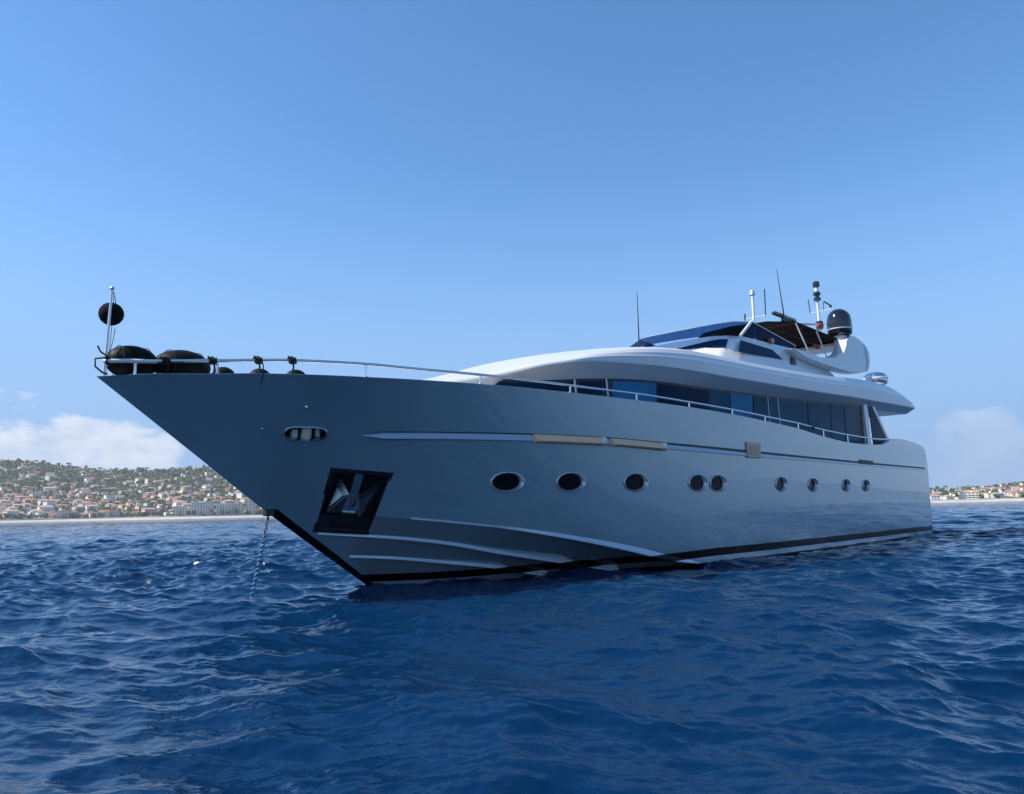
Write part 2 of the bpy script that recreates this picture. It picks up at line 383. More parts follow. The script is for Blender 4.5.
def apartment(px, wpx, st, wallk, label):
    a = az_of(px, 518 if px < 500 else 500); p = land(a, 52); Zd = p.y
    w = wpx / 775 * Zd * 1.03; d = 14; h = st * 3.3 + 1.2
    r = empty('apartment_block', (p.x, p.y, 4.6), -math.radians(a))
    wall = MB().box((-w / 2, -d / 2, -2), (w / 2, d / 2, h)); wall.box((-w * .15, -2, h - .1), (w * .1, 3, h + 2.6))
    wall.build('wall', wall_m[wallk], r, smooth=0, weld=False)
    MB().box((-w / 2 - .4, -d / 2 - .4, h), (w / 2 + .4, d / 2 + .4, h + .7)).build('roof', roof_m['flat' if st > 4 else 'terracotta'], r, smooth=0)
    nb = max(2, min(int(w / 4.5), 90 // st)); pitch = w / nb
    wm = MB().box((-pitch * .3, -.08, 0), (pitch * .3, .1, 2.1)).build('window', pane_m, r, smooth=0)
    first = True
    for f in range(st):
        MB().box((-w / 2 + .8, -d / 2 - 1.3, f * 3.3 + .5), (w / 2 - .8, -d / 2 + .05, f * 3.3 + .7)).box((-w / 2 + .8, -d / 2 - 1.3, f * 3.3 + .7), (w / 2 - .8, -d / 2 - 1.2, f * 3.3 + 1.5)).build('balcony', trim_m, r, smooth=0, weld=False)
        for i in range(nb):
            if first: o = wm; first = False
            else:
                o = wm.copy(); COL.objects.link(o); o.parent = r
            o.location = (-w / 2 + pitch * (i + .5), -d / 2, f * 3.3 + 1.0)
    tag(r, label, 'apartment block', 'apartment blocks along the beach front')
    for k in range(9): placed.append((px - wpx / 2 + wpx * k / 8, pixel((p.x, p.y, 6))[1] - 6, 3))
for b in BLOCKS: apartment(*b)

def try_house(a, s, dmin, zone):
    p = land(a, s); x, y = pixel(p + Vector((0, 0, 3)))
    if zone == 'left':
        if x < -3 or x > stem_x(y) + 4: return False
    elif x < 931 or x > 1026: return False
    for (qx, qy, m) in placed:
        if abs(qx - x) < dmin * 1.0 and abs(qy - y) < dmin * 0.46: return False
    placed.append((x, y, dmin))
    q = (s - 36) / RUN
    size = RND.choices(('small', 'mid', 'large'), (4, 5, 1.6))[0]
    wallk = RND.choices(list(WALLS), (8, 7, 2, 1.2, 1, 1))[0]
    roofk = RND.choices(list(ROOFS), (3, 4, 1.5, 4))[0]
    kind = RND.choice(('gable', 'hip', 'ell', 'gable'))
    if zone == 'left': where = band(q) + ' ' + along_left(x); grp = 'houses on the hillside left of the bow'
    else:
        where = ('on the low rise' if q > .35 else 'along the shore') + ' ' + ('just right of the stern' if x < 962 else 'midway from stern to photo edge' if x < 995 else "at the photo's right edge"); grp = 'houses on the low shore right of the stern'
    sz = {'small': 'small', 'mid': 'two-storey', 'large': 'large'}[size]
    rt = {'terracotta': 'terracotta roof', 'pale tiled': 'pale tiled roof', 'dark tiled': 'dark roof', 'flat': 'flat roof'}[roofk]
    label = f'{sz} {wallk} house, {rt}, {where}'
    house(p, -math.radians(a) + RND.uniform(.15, .95), wallk, roofk, kind, size, label, grp)
    return True
cnt = 0; tries = 0
while cnt < 245 and tries < 20000:
    tries += 1
    q = RND.random() ** 1.25
    a = RND.uniform(-33.8, -17.6); s = 60 + q * (RUN - 20)
    if RND.random() < 0.25 * (q > .55): continue
    if try_house(a, s, 5.2 if tries < 9000 else 4.4, 'left'): cnt += 1
cnt = 0; tries = 0
while cnt < 55 and tries < 6000:
    tries += 1
    if try_house(RND.uniform(28.0, 33.9), 55 + (RND.random() ** 1.3) * (RUN - 60), 3.9, 'right'): cnt += 1

# ---- the smallest houses between those, past the three hundred nearest: one object
mw = MB(); mr_ = MB(); got = 0; tries = 0; more = MB()
while got < 470 and tries < 40000:
    tries += 1
    hid = got >= 190      # the rest of the town runs on along the coast behind the yacht
    a = RND.uniform(-18.5, 28.5) if hid else RND.uniform(-33.8, -17.6); s = 60 + (RND.random() ** 1.1) * (RUN - 10); p = land(a, s); x, y = pixel(p + Vector((0, 0, 3)))
    if not hid and (x < -3 or x > stem_x(y) + 4): continue
    if any(abs(qx - x) < 3.3 and abs(qy - y) < 1.5 for qx, qy, m in placed): continue
    placed.append((x, y, 3)); got += 1
    w, d, h = RND.uniform(4, 6.5), RND.uniform(3.5, 5), RND.uniform(3.5, 6.5); rz = -math.radians(a) + RND.uniform(0, 1); c, s_ = math.cos(rz), math.sin(rz)
    def tr(q): return (p.x + q[0] * c - q[1] * s_, p.y + q[0] * s_ + q[1] * c, p.z + q[2])
    k = RND.choice((0, 0, 1, 1, 2, 4)); rk = RND.choice((6, 6, 7, 9))
    more.add([tr(q) for q in [(-w, -d, -3), (w, -d, -3), (w, d, -3), (-w, d, -3), (-w, -d, h), (w, -d, h), (w, d, h), (-w, d, h)]], [(0, 1, 5, 4), (1, 2, 6, 5), (2, 3, 7, 6), (3, 0, 4, 7), (4, 5, 6, 7)], k)
    w += .5; d += .5; rh = h + (d * .4 if rk < 9 else .4)
    more.add([tr(q) for q in [(-w, -d, h + .02), (w, -d, h + .02), (w, d, h + .02), (-w, d, h + .02), (-w * .6, 0, rh), (w * .6, 0, rh)]], [(0, 1, 5, 4), (2, 3, 4, 5), (1, 2, 5), (3, 0, 4)], rk)
o = more.build('distant_houses', list(wall_m.values()) + list(roof_m.values()), smooth=0, weld=False); o['kind'] = 'stuff'
tag(o, 'many tiny pale houses packed between the larger ones on the hillside', 'houses')

# ---- vegetation: leaf clumps as small irregular many-faced lumps
leaf_m = material('foliage', (0.06, 0.08, 0.035), 0.85, spec=0.2)
def leaf_nodes(m, cols):
    t = m.node_tree; p = t.nodes['Principled BSDF']; g = t.nodes.new('ShaderNodeNewGeometry')
    cr = t.nodes.new('ShaderNodeValToRGB'); cr.color_ramp.elements[0].color = (*cols[0], 1); cr.color_ramp.elements[1].color = (*cols[-1], 1)
    for i, c in enumerate(cols[1:-1]): cr.color_ramp.elements.new((i + 1) / (len(cols) - 1)).color = (*c, 1)
    t.links.new(g.outputs['Random Per Island'], cr.inputs[0]); t.links.new(cr.outputs[0], p.inputs['Base Color'])
leaf_nodes(leaf_m, [(0.028, 0.056, 0.028), (0.042, 0.080, 0.032), (0.070, 0.112, 0.040), (0.046, 0.080, 0.044), (0.100, 0.130, 0.055)])
trunk_m = vary(material('bark', (0.10, 0.07, 0.05), 0.9), 3)
bmi = bmesh.new(); bmesh.ops.create_icosphere(bmi, subdivisions=1, radius=1.0)
ICO_V = np.array([v.co[:] for v in bmi.verts]); ICO_F = np.array([[v.index for v in f.verts] for f in bmi.faces]); bmi.free()
bmi = bmesh.new(); bmesh.ops.create_icosphere(bmi, subdivisions=2, radius=1.0)
ICO2_V = np.array([v.co[:] for v in bmi.verts]); ICO2_F = np.array([[v.index for v in f.verts] for f in bmi.faces]); bmi.free()
NG = np.random.default_rng(21)
def clumps(cs, rad, name, mat, parent=None):
    V, Fc = ICO_V, ICO_F; n = len(cs); nv = len(V)
    rad = np.asarray(rad, float)
    if rad.ndim == 1: rad = np.stack([rad, rad, rad * .85], 1)
    jit = NG.uniform(.55, 1.3, (n, nv, 1))
    v = np.asarray(cs)[:, None, :] + V[None] * jit * rad[:, None, :]
    f = (Fc[None] + (np.arange(n) * nv)[:, None, None]).reshape(-1, 3)
    me = bpy.data.meshes.new(name); me.from_pydata(v.reshape(-1, 3).tolist(), [], f.tolist()); me.materials.append(mat)
    o = bpy.data.objects.new(name, me); COL.objects.link(o)
    if parent is not None: o.parent = parent
    return o
pts = []; rad = []
for _ in range(120000):
    if len(pts) > 34000: break
    a = RND.uniform(-40, 38)
    s = 42 + (RND.random() ** .8) * (RUN + 70)
    if a > 0 and RND.random() < .78: continue
    dn = mnoise.noise(Vector((a * 1.1, s * .012, 1.0)))
    if dn < -0.28 and RND.random() < .8: continue
    p = land(a, s); R_ = RND.uniform(1.8, 4.6) * (1.15 if s > 500 else 0.9)
    if RND.random() < .1: R_ *= 1.4
    pts.append((p.x, p.y, p.z + R_ * .6)); rad.append(R_)
    if R_ > 3: pts.append((p.x + RND.uniform(-2, 2), p.y + RND.uniform(-2, 2), p.z + R_ * 1.3)); rad.append(R_ * .65)
o = clumps(pts, rad, 'hillside_woodland', leaf_m); o['kind'] = 'stuff'
tag(o, 'dense green trees and shrubs covering the hills between the houses', 'woodland')

def tree(p, h, kind, label, group):
    r = empty(kind, p)
    if kind == 'cypress_tree':
        cs = [(RND.uniform(-.4, .4), RND.uniform(-.4, .4), h * (.15 + .8 * i / 9)) for i in range(10)]
        rd = np.array([[h * .11 * (1 - .75 * i / 9) + .3] * 2 + [h * .1] for i in range(10)])
    elif kind == 'umbrella_pine':
        cs = []; rd = []
        for i in range(16):
            t = RND.uniform(0, 6.28); q = h * .42 * math.sqrt(RND.random())
            cs.append((q * math.cos(t), q * math.sin(t), h * RND.uniform(.72, .95) - q * .15)); rd.append([h * .15, h * .15, h * .1])
        rd = np.array(rd)
    else:
        cs = []; rd = []
        for i in range(18):
            t = RND.uniform(0, 6.28); q = h * .33 * math.sqrt(RND.random())
            cs.append((q * math.cos(t), q * math.sin(t), h * RND.uniform(.38, .92))); rd.append([h * .15] * 3)
        rd = np.array(rd)
    MB().tube([(0, 0, -2), (0.2, 0, h * .4), (0, .2, h * .8)], [h * .03, h * .022, h * .008], 6).build('trunk', trunk_m, r)
    clumps(cs, rd, 'crown', leaf_m, r)
    tag(r, label, 'tree', group)
KN = {'umbrella_pine': 'flat-topped pine', 'cypress_tree': 'narrow dark cypress', 'broadleaf_tree': 'round bushy tree'}
for i in range(44):      # along the skyline
    px = 2 + i * 4.7 + RND.uniform(-1.5, 1.5); a = az_of(px, 470); kind = RND.choice(('umbrella_pine', 'umbrella_pine', 'broadleaf_tree', 'cypress_tree'))
    h = RND.uniform(8, 15); p = land(a, RUN + 20 + RND.uniform(-25, 15)); 
    tree(p, h, kind, f'{"tall" if h > 12 else "low"} {KN[kind]} on the skyline {along_left(px)}', 'trees along the hill crest')
for i in range(30):      # along the promenade
    px = 4 + i * 8.3 + RND.uniform(-2, 2)
    if px > 255: continue
    a = az_of(px, 517); kind = RND.choice(('broadleaf_tree', 'broadleaf_tree', 'umbrella_pine', 'cypress_tree')); h = RND.uniform(6, 11)
    tree(land(a, 40), h, kind, f'{"tall" if h > 9 else "low"} {KN[kind]} beside the beach promenade {along_left(px)}', 'trees along the promenade')
for i in range(9):
    px = 936 + i * 10 + RND.uniform(-3, 3); a = az_of(px, 492); h = RND.uniform(7, 12); kind = ('broadleaf_tree', 'umbrella_pine')[i % 2]
    tree(land(a, RND.choice((42, 300, RUN))), h, kind, f'{"tall" if h > 9 else "low"} {KN[kind]} among the houses {"just right of the stern" if px < 962 else "midway between stern and photo edge" if px < 995 else "at the right edge"}', 'trees on the low right shore')
def crv(pts):
    xs=[float(p[0]) for p in pts]; ys=[float(p[1]) for p in pts]; n=len(xs); m=[]
    d=[(ys[i+1]-ys[i])/(xs[i+1]-xs[i]) for i in range(n-1)]
    for i in range(n):
        if i==0: m.append(d[0])
        elif i==n-1: m.append(d[-1])
        elif d[i-1]*d[i]<=0: m.append(0.)
        else:
            h0=xs[i]-xs[i-1]; h1=xs[i+1]-xs[i]; w1=2*h1+h0; w2=h1+2*h0
            m.append((w1+w2)/(w1/d[i-1]+w2/d[i]))
    def f(x):
        if x<=xs[0]: return ys[0]
        if x>=xs[-1]: return ys[-1]
        i=0
        while xs[i+1]<x: i+=1
        h=xs[i+1]-xs[i]; t=(x-xs[i])/h
        return ((2*t**3-3*t*t+1)*ys[i]+(t**3-2*t*t+t)*h*m[i]+(-2*t**3+3*t*t)*ys[i+1]+(t**3-t*t)*h*m[i+1])
    return f
def deck_half(u):
    s=u+5.
    if s<=0: return 0.
    x=min(s/15.5,1.)
    return 3.55*(1-(1-x)**2)-(0.3*((u-12)/15)**2 if u>12 else 0.)
deck_top=crv([(-5,3.48),(-4.2,3.56),(-3.45,3.6),(-2.95,3.64),(-1.54,3.69),(1.08,3.72),(4,3.69),(7.4,3.64),(8.8,3.61),(10.4,3.57),(12.8,3.50),(14.7,3.38),(17.1,3.30),(20.5,3.40),(21.2,3.5),(21.9,3.68),(23.7,3.75),(25.5,3.69),(26.4,3.62),(26.8,3.42),(26.95,3.05),(27,2.7)])
_keel = crv([(-5.02,3.485),(-3.5,2.40),(-2.05,1.357),(0,0),(1.5,-1.0),(1.6,-1.0),(27,-1.0)])
def keel(u):
    return max(_keel(u),-1.0)
def chine_half(u):
    x=min(max((u+2.2)/12.,0.),1.)
    return 3.38*(1-(1-x)**2)-(0.2*((u-12)/15)**2 if u>12 else 0.)
chine_top=crv([(-2.2,1.52),(-1.26,1.40),(-.21,1.24),(.93,1.10),(2.3,.92),(3.8,.68),(5.4,.38),(6.4,.15),(9,-.25),(14,-.4),(27,-.4)])
def hull_half(u,w):
    k=keel(u)
    if w<=k: return 0.
    wd=deck_top(u); bd=deck_half(u)
    if u<=-2.2:
        t=(w-k)/max(wd-k,1e-4); return bd*min(t,1.)**1.12
    wc=chine_top(u); vc=chine_half(u)
    s=min((u+2.2)/2.4,1.); s=s*s*(3-2*s); one=bd*min((w-k)/max(wd-k,1e-4),1.)**1.12
    if w<wc:
        t=(w-k)/max(wc-k,1e-4); return one*(1-s)+s*vc*t**.85
    q=min(max((u-8.)/5.,0.),1.); wd=wd*(1-q)+3.5*q
    t=min((w-wc)/max(wd-wc,1e-4),1.08)
    b=min(max((u+2.2)/9.,0.),1.)
    e=1.12*(1-b)+.8*b
    return one*(1-s)+s*(vc+(bd-vc)*t**e)

# ------------------------------------------------------------------ the yacht: shapes in (u aft of the stem at the waterline, v to port, w up)
def on_hull(u, w, off=0.0):
    n = hull_normal(u, w); return Vector((u, hull_half(u, w), w)) + n * off
def hull_normal(u, w):
    e = 0.02
    hu = (hull_half(u + e, w) - hull_half(u - e, w)) / (2 * e); hw = (hull_half(u, w + e) - hull_half(u, w - e)) / (2 * e)
    n = Vector((-hu, 1.0, -hw)); n.normalize(); return n
def frame(u, w):
    n = hull_normal(u, w); tu = Vector((n.y, -n.x, 0)); tu.normalize(); tw = tu.cross(n) * -1
    if tw.z < 0: tw = -tw
    return Vector((u, hull_half(u, w), w)), tu, tw, n
yacht = empty('motor_yacht', BOAT_AT, AX)
tag(yacht, 'long blue-grey motor yacht with raked bow and pale upper decks at anchor', 'yacht')

# ---- materials
paint = material('hull_paint', (0.265, 0.365, 0.39), 0.27, metal=0.5, coat=1.0, coat_rough=0.02)
def hull_nodes(m, rough_black=0.5):
    t = m.node_tree; p = t.nodes['Principled BSDF']; c = t.nodes.new('ShaderNodeTexCoord'); s = t.nodes.new('ShaderNodeSeparateXYZ')
    t.links.new(c.outputs['Object'], s.inputs[0]); x, y, z = s.outputs
    def mth(op, a, b, c_=None):
        n = t.nodes.new('ShaderNodeMath'); n.operation = op
        for i, q in enumerate((a, b, c_)):
            if q is None: continue
            if isinstance(q, (int, float)): n.inputs[i].default_value = q
            else: t.links.new(q, n.inputs[i])
        return n.outputs[0]
    lim = mth('MULTIPLY_ADD', x, 0.0, 0.0)
    ramp = t.nodes.new('ShaderNodeMapRange'); t.links.new(x, ramp.inputs[0]); ramp.inputs[1].default_value = 2; ramp.inputs[2].default_value = 8; ramp.inputs[3].default_value = 0.15; ramp.inputs[4].default_value = 0.32
    below = mth('LESS_THAN', z, ramp.outputs[0])
    lo = t.nodes.new('ShaderNodeMapRange'); t.links.new(x, lo.inputs[0]); lo.inputs[1].default_value = 2; lo.inputs[2].default_value = 8; lo.inputs[3].default_value = 0.0; lo.inputs[4].default_value = 0.135
    st_hi = mth('LESS_THAN', z, lo.outputs[0]); st_lo = mth('GREATER_THAN', z, mth('SUBTRACT', lo.outputs[0], 0.13))
    stripe = mth('MULTIPLY', st_hi, st_lo)
    black = mth('MULTIPLY', below, mth('SUBTRACT', 1.0, stripe))
    stem = mth('MULTIPLY', mth('LESS_THAN', mth('MULTIPLY_ADD', z, 1.4347, x), 0.13), mth('LESS_THAN', z, 1.42))
    black = mth('MAXIMUM', black, stem)
    n = t.nodes.new('ShaderNodeTexNoise'); n.inputs['Scale'].default_value = 1.3; n.inputs['Detail'].default_value = 5; t.links.new(c.outputs['Object'], n.inputs['Vector'])
    b = p.inputs['Base Color'].default_value[:3]
    mx = t.nodes.new('ShaderNodeMix'); mx.data_type = 'RGBA'; mx.inputs[6].default_value = (*[q * .93 for q in b], 1); mx.inputs[7].default_value = (*[q * 1.07 for q in b], 1); t.links.new(n.outputs['Fac'], mx.inputs[0])
    m2 = t.nodes.new('ShaderNodeMix'); m2.data_type = 'RGBA'; t.links.new(black, m2.inputs[0]); t.links.new(mx.outputs[2], m2.inputs[6]); m2.inputs[7].default_value = (0.006, 0.006, 0.007, 1)
    m3 = t.nodes.new('ShaderNodeMix'); m3.data_type = 'RGBA'; t.links.new(mth('MULTIPLY', stripe, mth('SUBTRACT', 1.0, stem)), m3.inputs[0]); t.links.new(m2.outputs[2], m3.inputs[6]); m3.inputs[7].default_value = (0.52, 0.57, 0.62, 1)
    t.links.new(m3.outputs[2], p.inputs['Base Color'])
    cw = t.nodes.new('ShaderNodeMath'); cw.operation = 'MULTIPLY_ADD'; t.links.new(black, cw.inputs[0]); cw.inputs[1].default_value = -0.93; cw.inputs[2].default_value = 1.0; t.links.new(cw.outputs[0], p.inputs['Coat Weight'])
    sp_ = t.nodes.new('ShaderNodeMath'); sp_.operation = 'MULTIPLY'; t.links.new(cw.outputs[0], sp_.inputs[0]); sp_.inputs[1].default_value = 0.5; t.links.new(sp_.outputs[0], p.inputs['Specular IOR Level'])
    # faint fairing waves in the plating
    n2 = t.nodes.new('ShaderNodeTexNoise'); n2.inputs['Scale'].default_value = 0.55; n2.inputs['Detail'].default_value = 2; t.links.new(c.outputs['Object'], n2.inputs['Vector'])
    bp = t.nodes.new('ShaderNodeBump'); bp.inputs['Strength'].default_value = 0.06; bp.inputs['Distance'].default_value = 0.15
    t.links.new(n2.outputs['Fac'], bp.inputs['Height']); t.links.new(bp.outputs[0], p.inputs['Coat Normal'])
paint.node_tree.nodes['Principled BSDF'].inputs['Coat IOR'].default_value = 1.62
hull_nodes(paint)
strake_skylit = material('strake_skylit', (0.50, 0.56, 0.60), 0.35, metal=0.1, coat=1.0, coat_rough=0.05)  # lighter copy of the hull colour: sky reflection on the rails painted in
hull_nodes(strake_skylit)
silver = vary(material('silver_paint', (0.73, 0.72, 0.70), 0.36, metal=0.1, coat=0.35, coat_rough=0.08), 1.2, 0.05, 0.03)
white = vary(material('white_gelcoat', (0.74, 0.74, 0.73), 0.3, coat=0.5), 2, 0.05, 0.04)
teak = vary(material('teak_deck', (0.33, 0.22, 0.13), 0.6), 6, 0.25)
dark = material('recess_black', (0.012, 0.015, 0.020), 0.5)
black = vary(material('black_gloss', (0.010, 0.011, 0.013), 0.12, coat=0.6), 2, 0.2, 0.03)
steel = vary(material('polished_steel', (0.72, 0.73, 0.74), 0.16, metal=1.0), 5, 0.06, 0.05)
alu = vary(material('satin_aluminium', (0.62, 0.64, 0.66), 0.35, metal=0.6), 5, 0.06, 0.05)
rubber = vary(material('fender_cover', (0.004, 0.006, 0.005), 0.55, spec=0.12), 9, 0.25, 0.06, bump=0.1, bump_scale=120)
ropeb = vary(material('black_rope', (0.012, 0.012, 0.014), 0.85), 30, 0.3)
galv = vary(material('galvanised_steel', (0.30, 0.36, 0.38), 0.33, metal=1.0), 7, 0.3, 0.12)
glass = material('window_glass', (0.005, 0.026, 0.060), 0.03, ior=1.15, spec=.15)
glass2 = material('glass_sky_tint', (0.035, 0.20, 0.36), 0.04, ior=1.15, spec=.15)  # sky showing through the saloon, painted as a pale blue pane
glass3 = material('glass_reflection_tint', (0.014, 0.088, 0.145), 0.04, ior=1.15, spec=.15)  # blue-teal reflections put into the pane colour
vary(glass2, .9, .35, 0.0); vary(glass3, .7, .55, 0.0); vary(glass, .7, .6, 0.0)  # uneven tone painted in for varied reflections and hints of interior
port_glass = material('porthole_glass', (0.004, 0.005, 0.008), 0.12, spec=0.12)
wood = vary(material('pale_varnished_wood', (0.95, 0.55, 0.30), 0.45), 12, 0.10)
awn_m = vary(material('black_canvas', (0.010, 0.010, 0.011), 0.9, spec=0.1), 8, 0.2)
bronze = vary(material('bronze_batten', (0.10, 0.06, 0.03), 0.4, metal=0.6), 8, 0.2)
redm = vary(material('red_cloth', (0.55, 0.05, 0.035), 0.8), 10, 0.2)
bluerope = vary(material('blue_rope', (0.03, 0.22, 0.50), 0.7), 40, 0.3)
tint = bpy.data.materials.new('tinted_screen'); tint.use_nodes = True
_t = tint.node_tree; _t.nodes.clear()
_o = _t.nodes.new('ShaderNodeOutputMaterial'); _m = _t.nodes.new('ShaderNodeMixShader'); _g = _t.nodes.new('ShaderNodeBsdfGlossy'); _g.inputs['Roughness'].default_value = 0.02
_tr = _t.nodes.new('ShaderNodeBsdfTransparent'); _tr.inputs[0].default_value = (0.075, 0.16, 0.32, 1); _f = _t.nodes.new('ShaderNodeFresnel'); _f.inputs[0].default_value = 1.16
_k = _t.nodes.new('ShaderNodeMath'); _k.operation = 'MULTIPLY'; _k.inputs[1].default_value = 0.4; _t.links.new(_f.outputs[0], _k.inputs[0]); _t.links.new(_k.outputs[0], _m.inputs[0]); _t.links.new(_tr.outputs[0], _m.inputs[1]); _t.links.new(_g.outputs[0], _m.inputs[2]); _t.links.new(_m.outputs[0], _o.inputs[0])

def part(name, mb, mat, parent=yacht, **k):
    lab = k.pop('label', None)
    o = mb.build(name, mat, parent, boat=True, **k)
    if lab: o['label'] = lab
    return o

# ---- hull
US = list(np.linspace(-5, -2.2, 40)) + list(np.linspace(-2.2, 6, 90))[1:] + list(np.linspace(6, 20, 60))[1:] + list(np.linspace(20, 26.2, 40))[1:] + [26.4, 26.6, 26.72, 26.82, 26.9, 26.95, 26.98, 27.0]
def half_section(u):
    k = keel(u); wdk = deck_top(u); bd = deck_half(u); wc = max(chine_top(u), k) if u > -2.2 else k + 0.25 * (wdk - k)
    pts = []
    for i in range(9):
        w = k + (wc - k) * i / 8; pts.append((u, hull_half(u, w) if i else 0.0, w))
    for i in range(1, 31):
        w = wc + (wdk - wc) * (i / 30); pts.append((u, hull_half(u, w), w))
    cap = min(0.13, bd * .5); drop = min(0.62, max(wdk - k, 0) * .5)
    if u > 26.3: drop = min(drop, max(0.03, wdk - 2.6))
    pts += [(u, bd - cap * .15, wdk + .012 * min(1, bd * 4)), (u, bd - cap, wdk + .012 * min(1, bd * 4)), (u, max(0.0, min(bd - cap, hull_half(u, wdk - drop) - .06)), wdk - drop), (u, 0.0, wdk - drop + .02 * min(1, bd))]
    return pts
rows = []
for u in US:
    h = half_section(u); rows.append(h + [(x, -y, z) for x, y, z in h[-2:0:-1]])
hb = MB(); hb.grid(rows, close_u=True, caps=True)
hull = hb.build('hull', [paint, dark, alu, white], yacht, boat=True, smooth=0)

PORTS = [(1.93, 1.865), (3.37, 1.865), (5.13, 1.865), (7.26, 1.865), (8.10, 1.865), (11.55, 1.88), (13.79, 1.88), (16.56, 1.90), (18.52, 1.91)]
PA, PB = 0.385, 0.208
POCKET = [(-1.20, 2.11), (-0.26, 2.02), (-0.36, 0.94), (-1.19, 1.02)]
def oval(u, w, a, b, off, n=40, sq=2.0):
    p, tu, tw, nn = frame(u, w); out = []
    for k in range(n):
        t = 2 * math.pi * k / n; c, s = math.cos(t), math.sin(t)
        ex = 2.0 / sq
        out.append(p + tu * a * math.copysign(abs(c) ** ex, c) + tw * b * math.copysign(abs(s) ** ex, s) + nn * off)
    return out
def cut(mb, mat_i):
    c = mb.build('cutter', [paint, dark, alu], None, boat=True, smooth=0)
    for p in c.data.polygons: p.material_index = mat_i
    c.matrix_world = Matrix.Translation(BOAT_AT) @ Matrix.Rotation(AX, 4, 'Z')
    md = hull.modifiers.new('cut', 'BOOLEAN'); md.object = c; md.operation = 'DIFFERENCE'; md.solver = 'EXACT'
    bpy.context.view_layer.update()
    dg = bpy.context.evaluated_depsgraph_get()
    me = bpy.data.meshes.new_from_object(hull.evaluated_get(dg)); hull.modifiers.clear()
    old = hull.data; hull.data = me; bpy.data.meshes.remove(old); bpy.data.objects.remove(c)
mb = MB()
for u, w in PORTS:
    a = oval(u, w, PA * .9, PB * .9, .2); b = oval(u, w, PA * .9, PB * .9, -.11); n = len(a)
    mb.add(a + b, [tuple(range(n)), tuple(range(2 * n - 1, n - 1, -1))] + [(i, (i + 1) % n, n + (i + 1) % n, n + i) for i in range(n)])
cut(mb, 2)
HW = (-1.80, 2.725)
mb = MB(); a = oval(*HW, .36, .115, .2, 40, 3.2); b = oval(*HW, .36, .115, -.42, 40, 3.2)
mb.add(a + b, [tuple(range(40)), tuple(range(79, 39, -1))] + [(i, (i + 1) % 40, 40 + (i + 1) % 40, 40 + i) for i in range(40)])
cut(mb, 1)
pn = hull_normal(-.75, 1.5)
mb = MB(); o_ = [on_hull(u, w) + pn * .3 for u, w in POCKET]; mb.prism(o_, -pn * .68); cut(mb, 1)
def hull_shading():
    me = hull.data; me.shade_smooth(); nr = []
    for p in me.polygons:
        fn = p.normal.copy()
        for li in p.loop_indices:
            co = me.vertices[me.loops[li].vertex_index].co; u, v, w = co.x, -co.y, co.z
            q = None
            if p.material_index == 0 and u < 26.99 and w < deck_top(u) + .002 and w > keel(u) + .03 and abs(abs(v) - hull_half(u, w)) < .012:
                wq = min(max(w, keel(u) + .06), deck_top(u) - .03); uq = min(u, 26.3)
                if u > -2.15:
                    wc = chine_top(u)
                    if abs(wq - wc) < .05: wq = wc + (.05 if (-p.center.y if False else p.center.z) > wc else -.05)
                n = hull_normal(uq, wq); n = Vector((n.x, -n.y if v > 0 else n.y, n.z))
                if n.dot(fn) > .8: q = n
            nr.append(q if q is not None else fn)
        c = p.center
        if p.material_index == 0 and c.z < deck_top(c.x) + .02 and (abs(c.y) < hull_half(c.x, c.z) - .035 or fn.z > .85) and c.z > 2.2: p.material_index = 3
    me.normals_split_custom_set([tuple(n) for n in nr])
hull_shading()

# portholes: a bevelled frame set into the plating and the pane behind it
for u, w in PORTS:
    ring = MB(); rows = []
    for a, o in ((1.0, .002), (.985, .022), (.93, .030), (.90, .022), (.80, -.045), (.78, -.075)):
        rows.append(oval(u, w, PA * a, PB * a + (.0 if a > .9 else .004), o))
    ring.grid([list(r) for r in rows], close_u=True)
    pr_ = part('porthole', ring, alu, smooth=30)
    g = MB(); d = oval(u, w, PA * .81, PB * .81, -.06); g.add(d, [tuple(range(len(d)))]); part('pane', g, port_glass, pr_, smooth=0)

# spray rails and chine on the lower bow
def ledge(name, curve, wid, hgt, u0, u1, n=60):
    f = crv(curve); rows = []
    for i in range(n + 1):
        t = i / n; u = u0 + (u1 - u0) * t; w = f(u); k = wid(t); h = hgt(t); v = hull_half(u, w)
        rows.append([(u, v - .03, w + .02), (u, v + .012, w + .012), (u, v + k, w - h), (u, v + k * .97, w - h - .02), (u, hull_half(u, w - h - .03) - .03, w - h - .03)])
    mb = MB().grid(rows, close_u=True, caps=True); mb.mirror(); return part(name, mb, strake_skylit, smooth=25)
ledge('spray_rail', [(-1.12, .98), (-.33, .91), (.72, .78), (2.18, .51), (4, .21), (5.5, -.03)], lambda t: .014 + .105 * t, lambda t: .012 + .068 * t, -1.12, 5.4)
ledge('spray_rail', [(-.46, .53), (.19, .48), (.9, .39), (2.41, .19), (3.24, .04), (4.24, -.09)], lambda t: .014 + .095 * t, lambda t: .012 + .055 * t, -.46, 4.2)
ledge('chine_rail', [(u, chine_top(u) + .03) for u in np.arange(-2, 9.1, .5)], lambda t: .002 + .13 * min(1, max(0, t - .22) * 1.5) * min(1, (1 - t) * 4), lambda t: .006 + .15 * min(1, max(0, t - .22) * 1.5) * min(1, (1 - t) * 4), .2, 7.3)

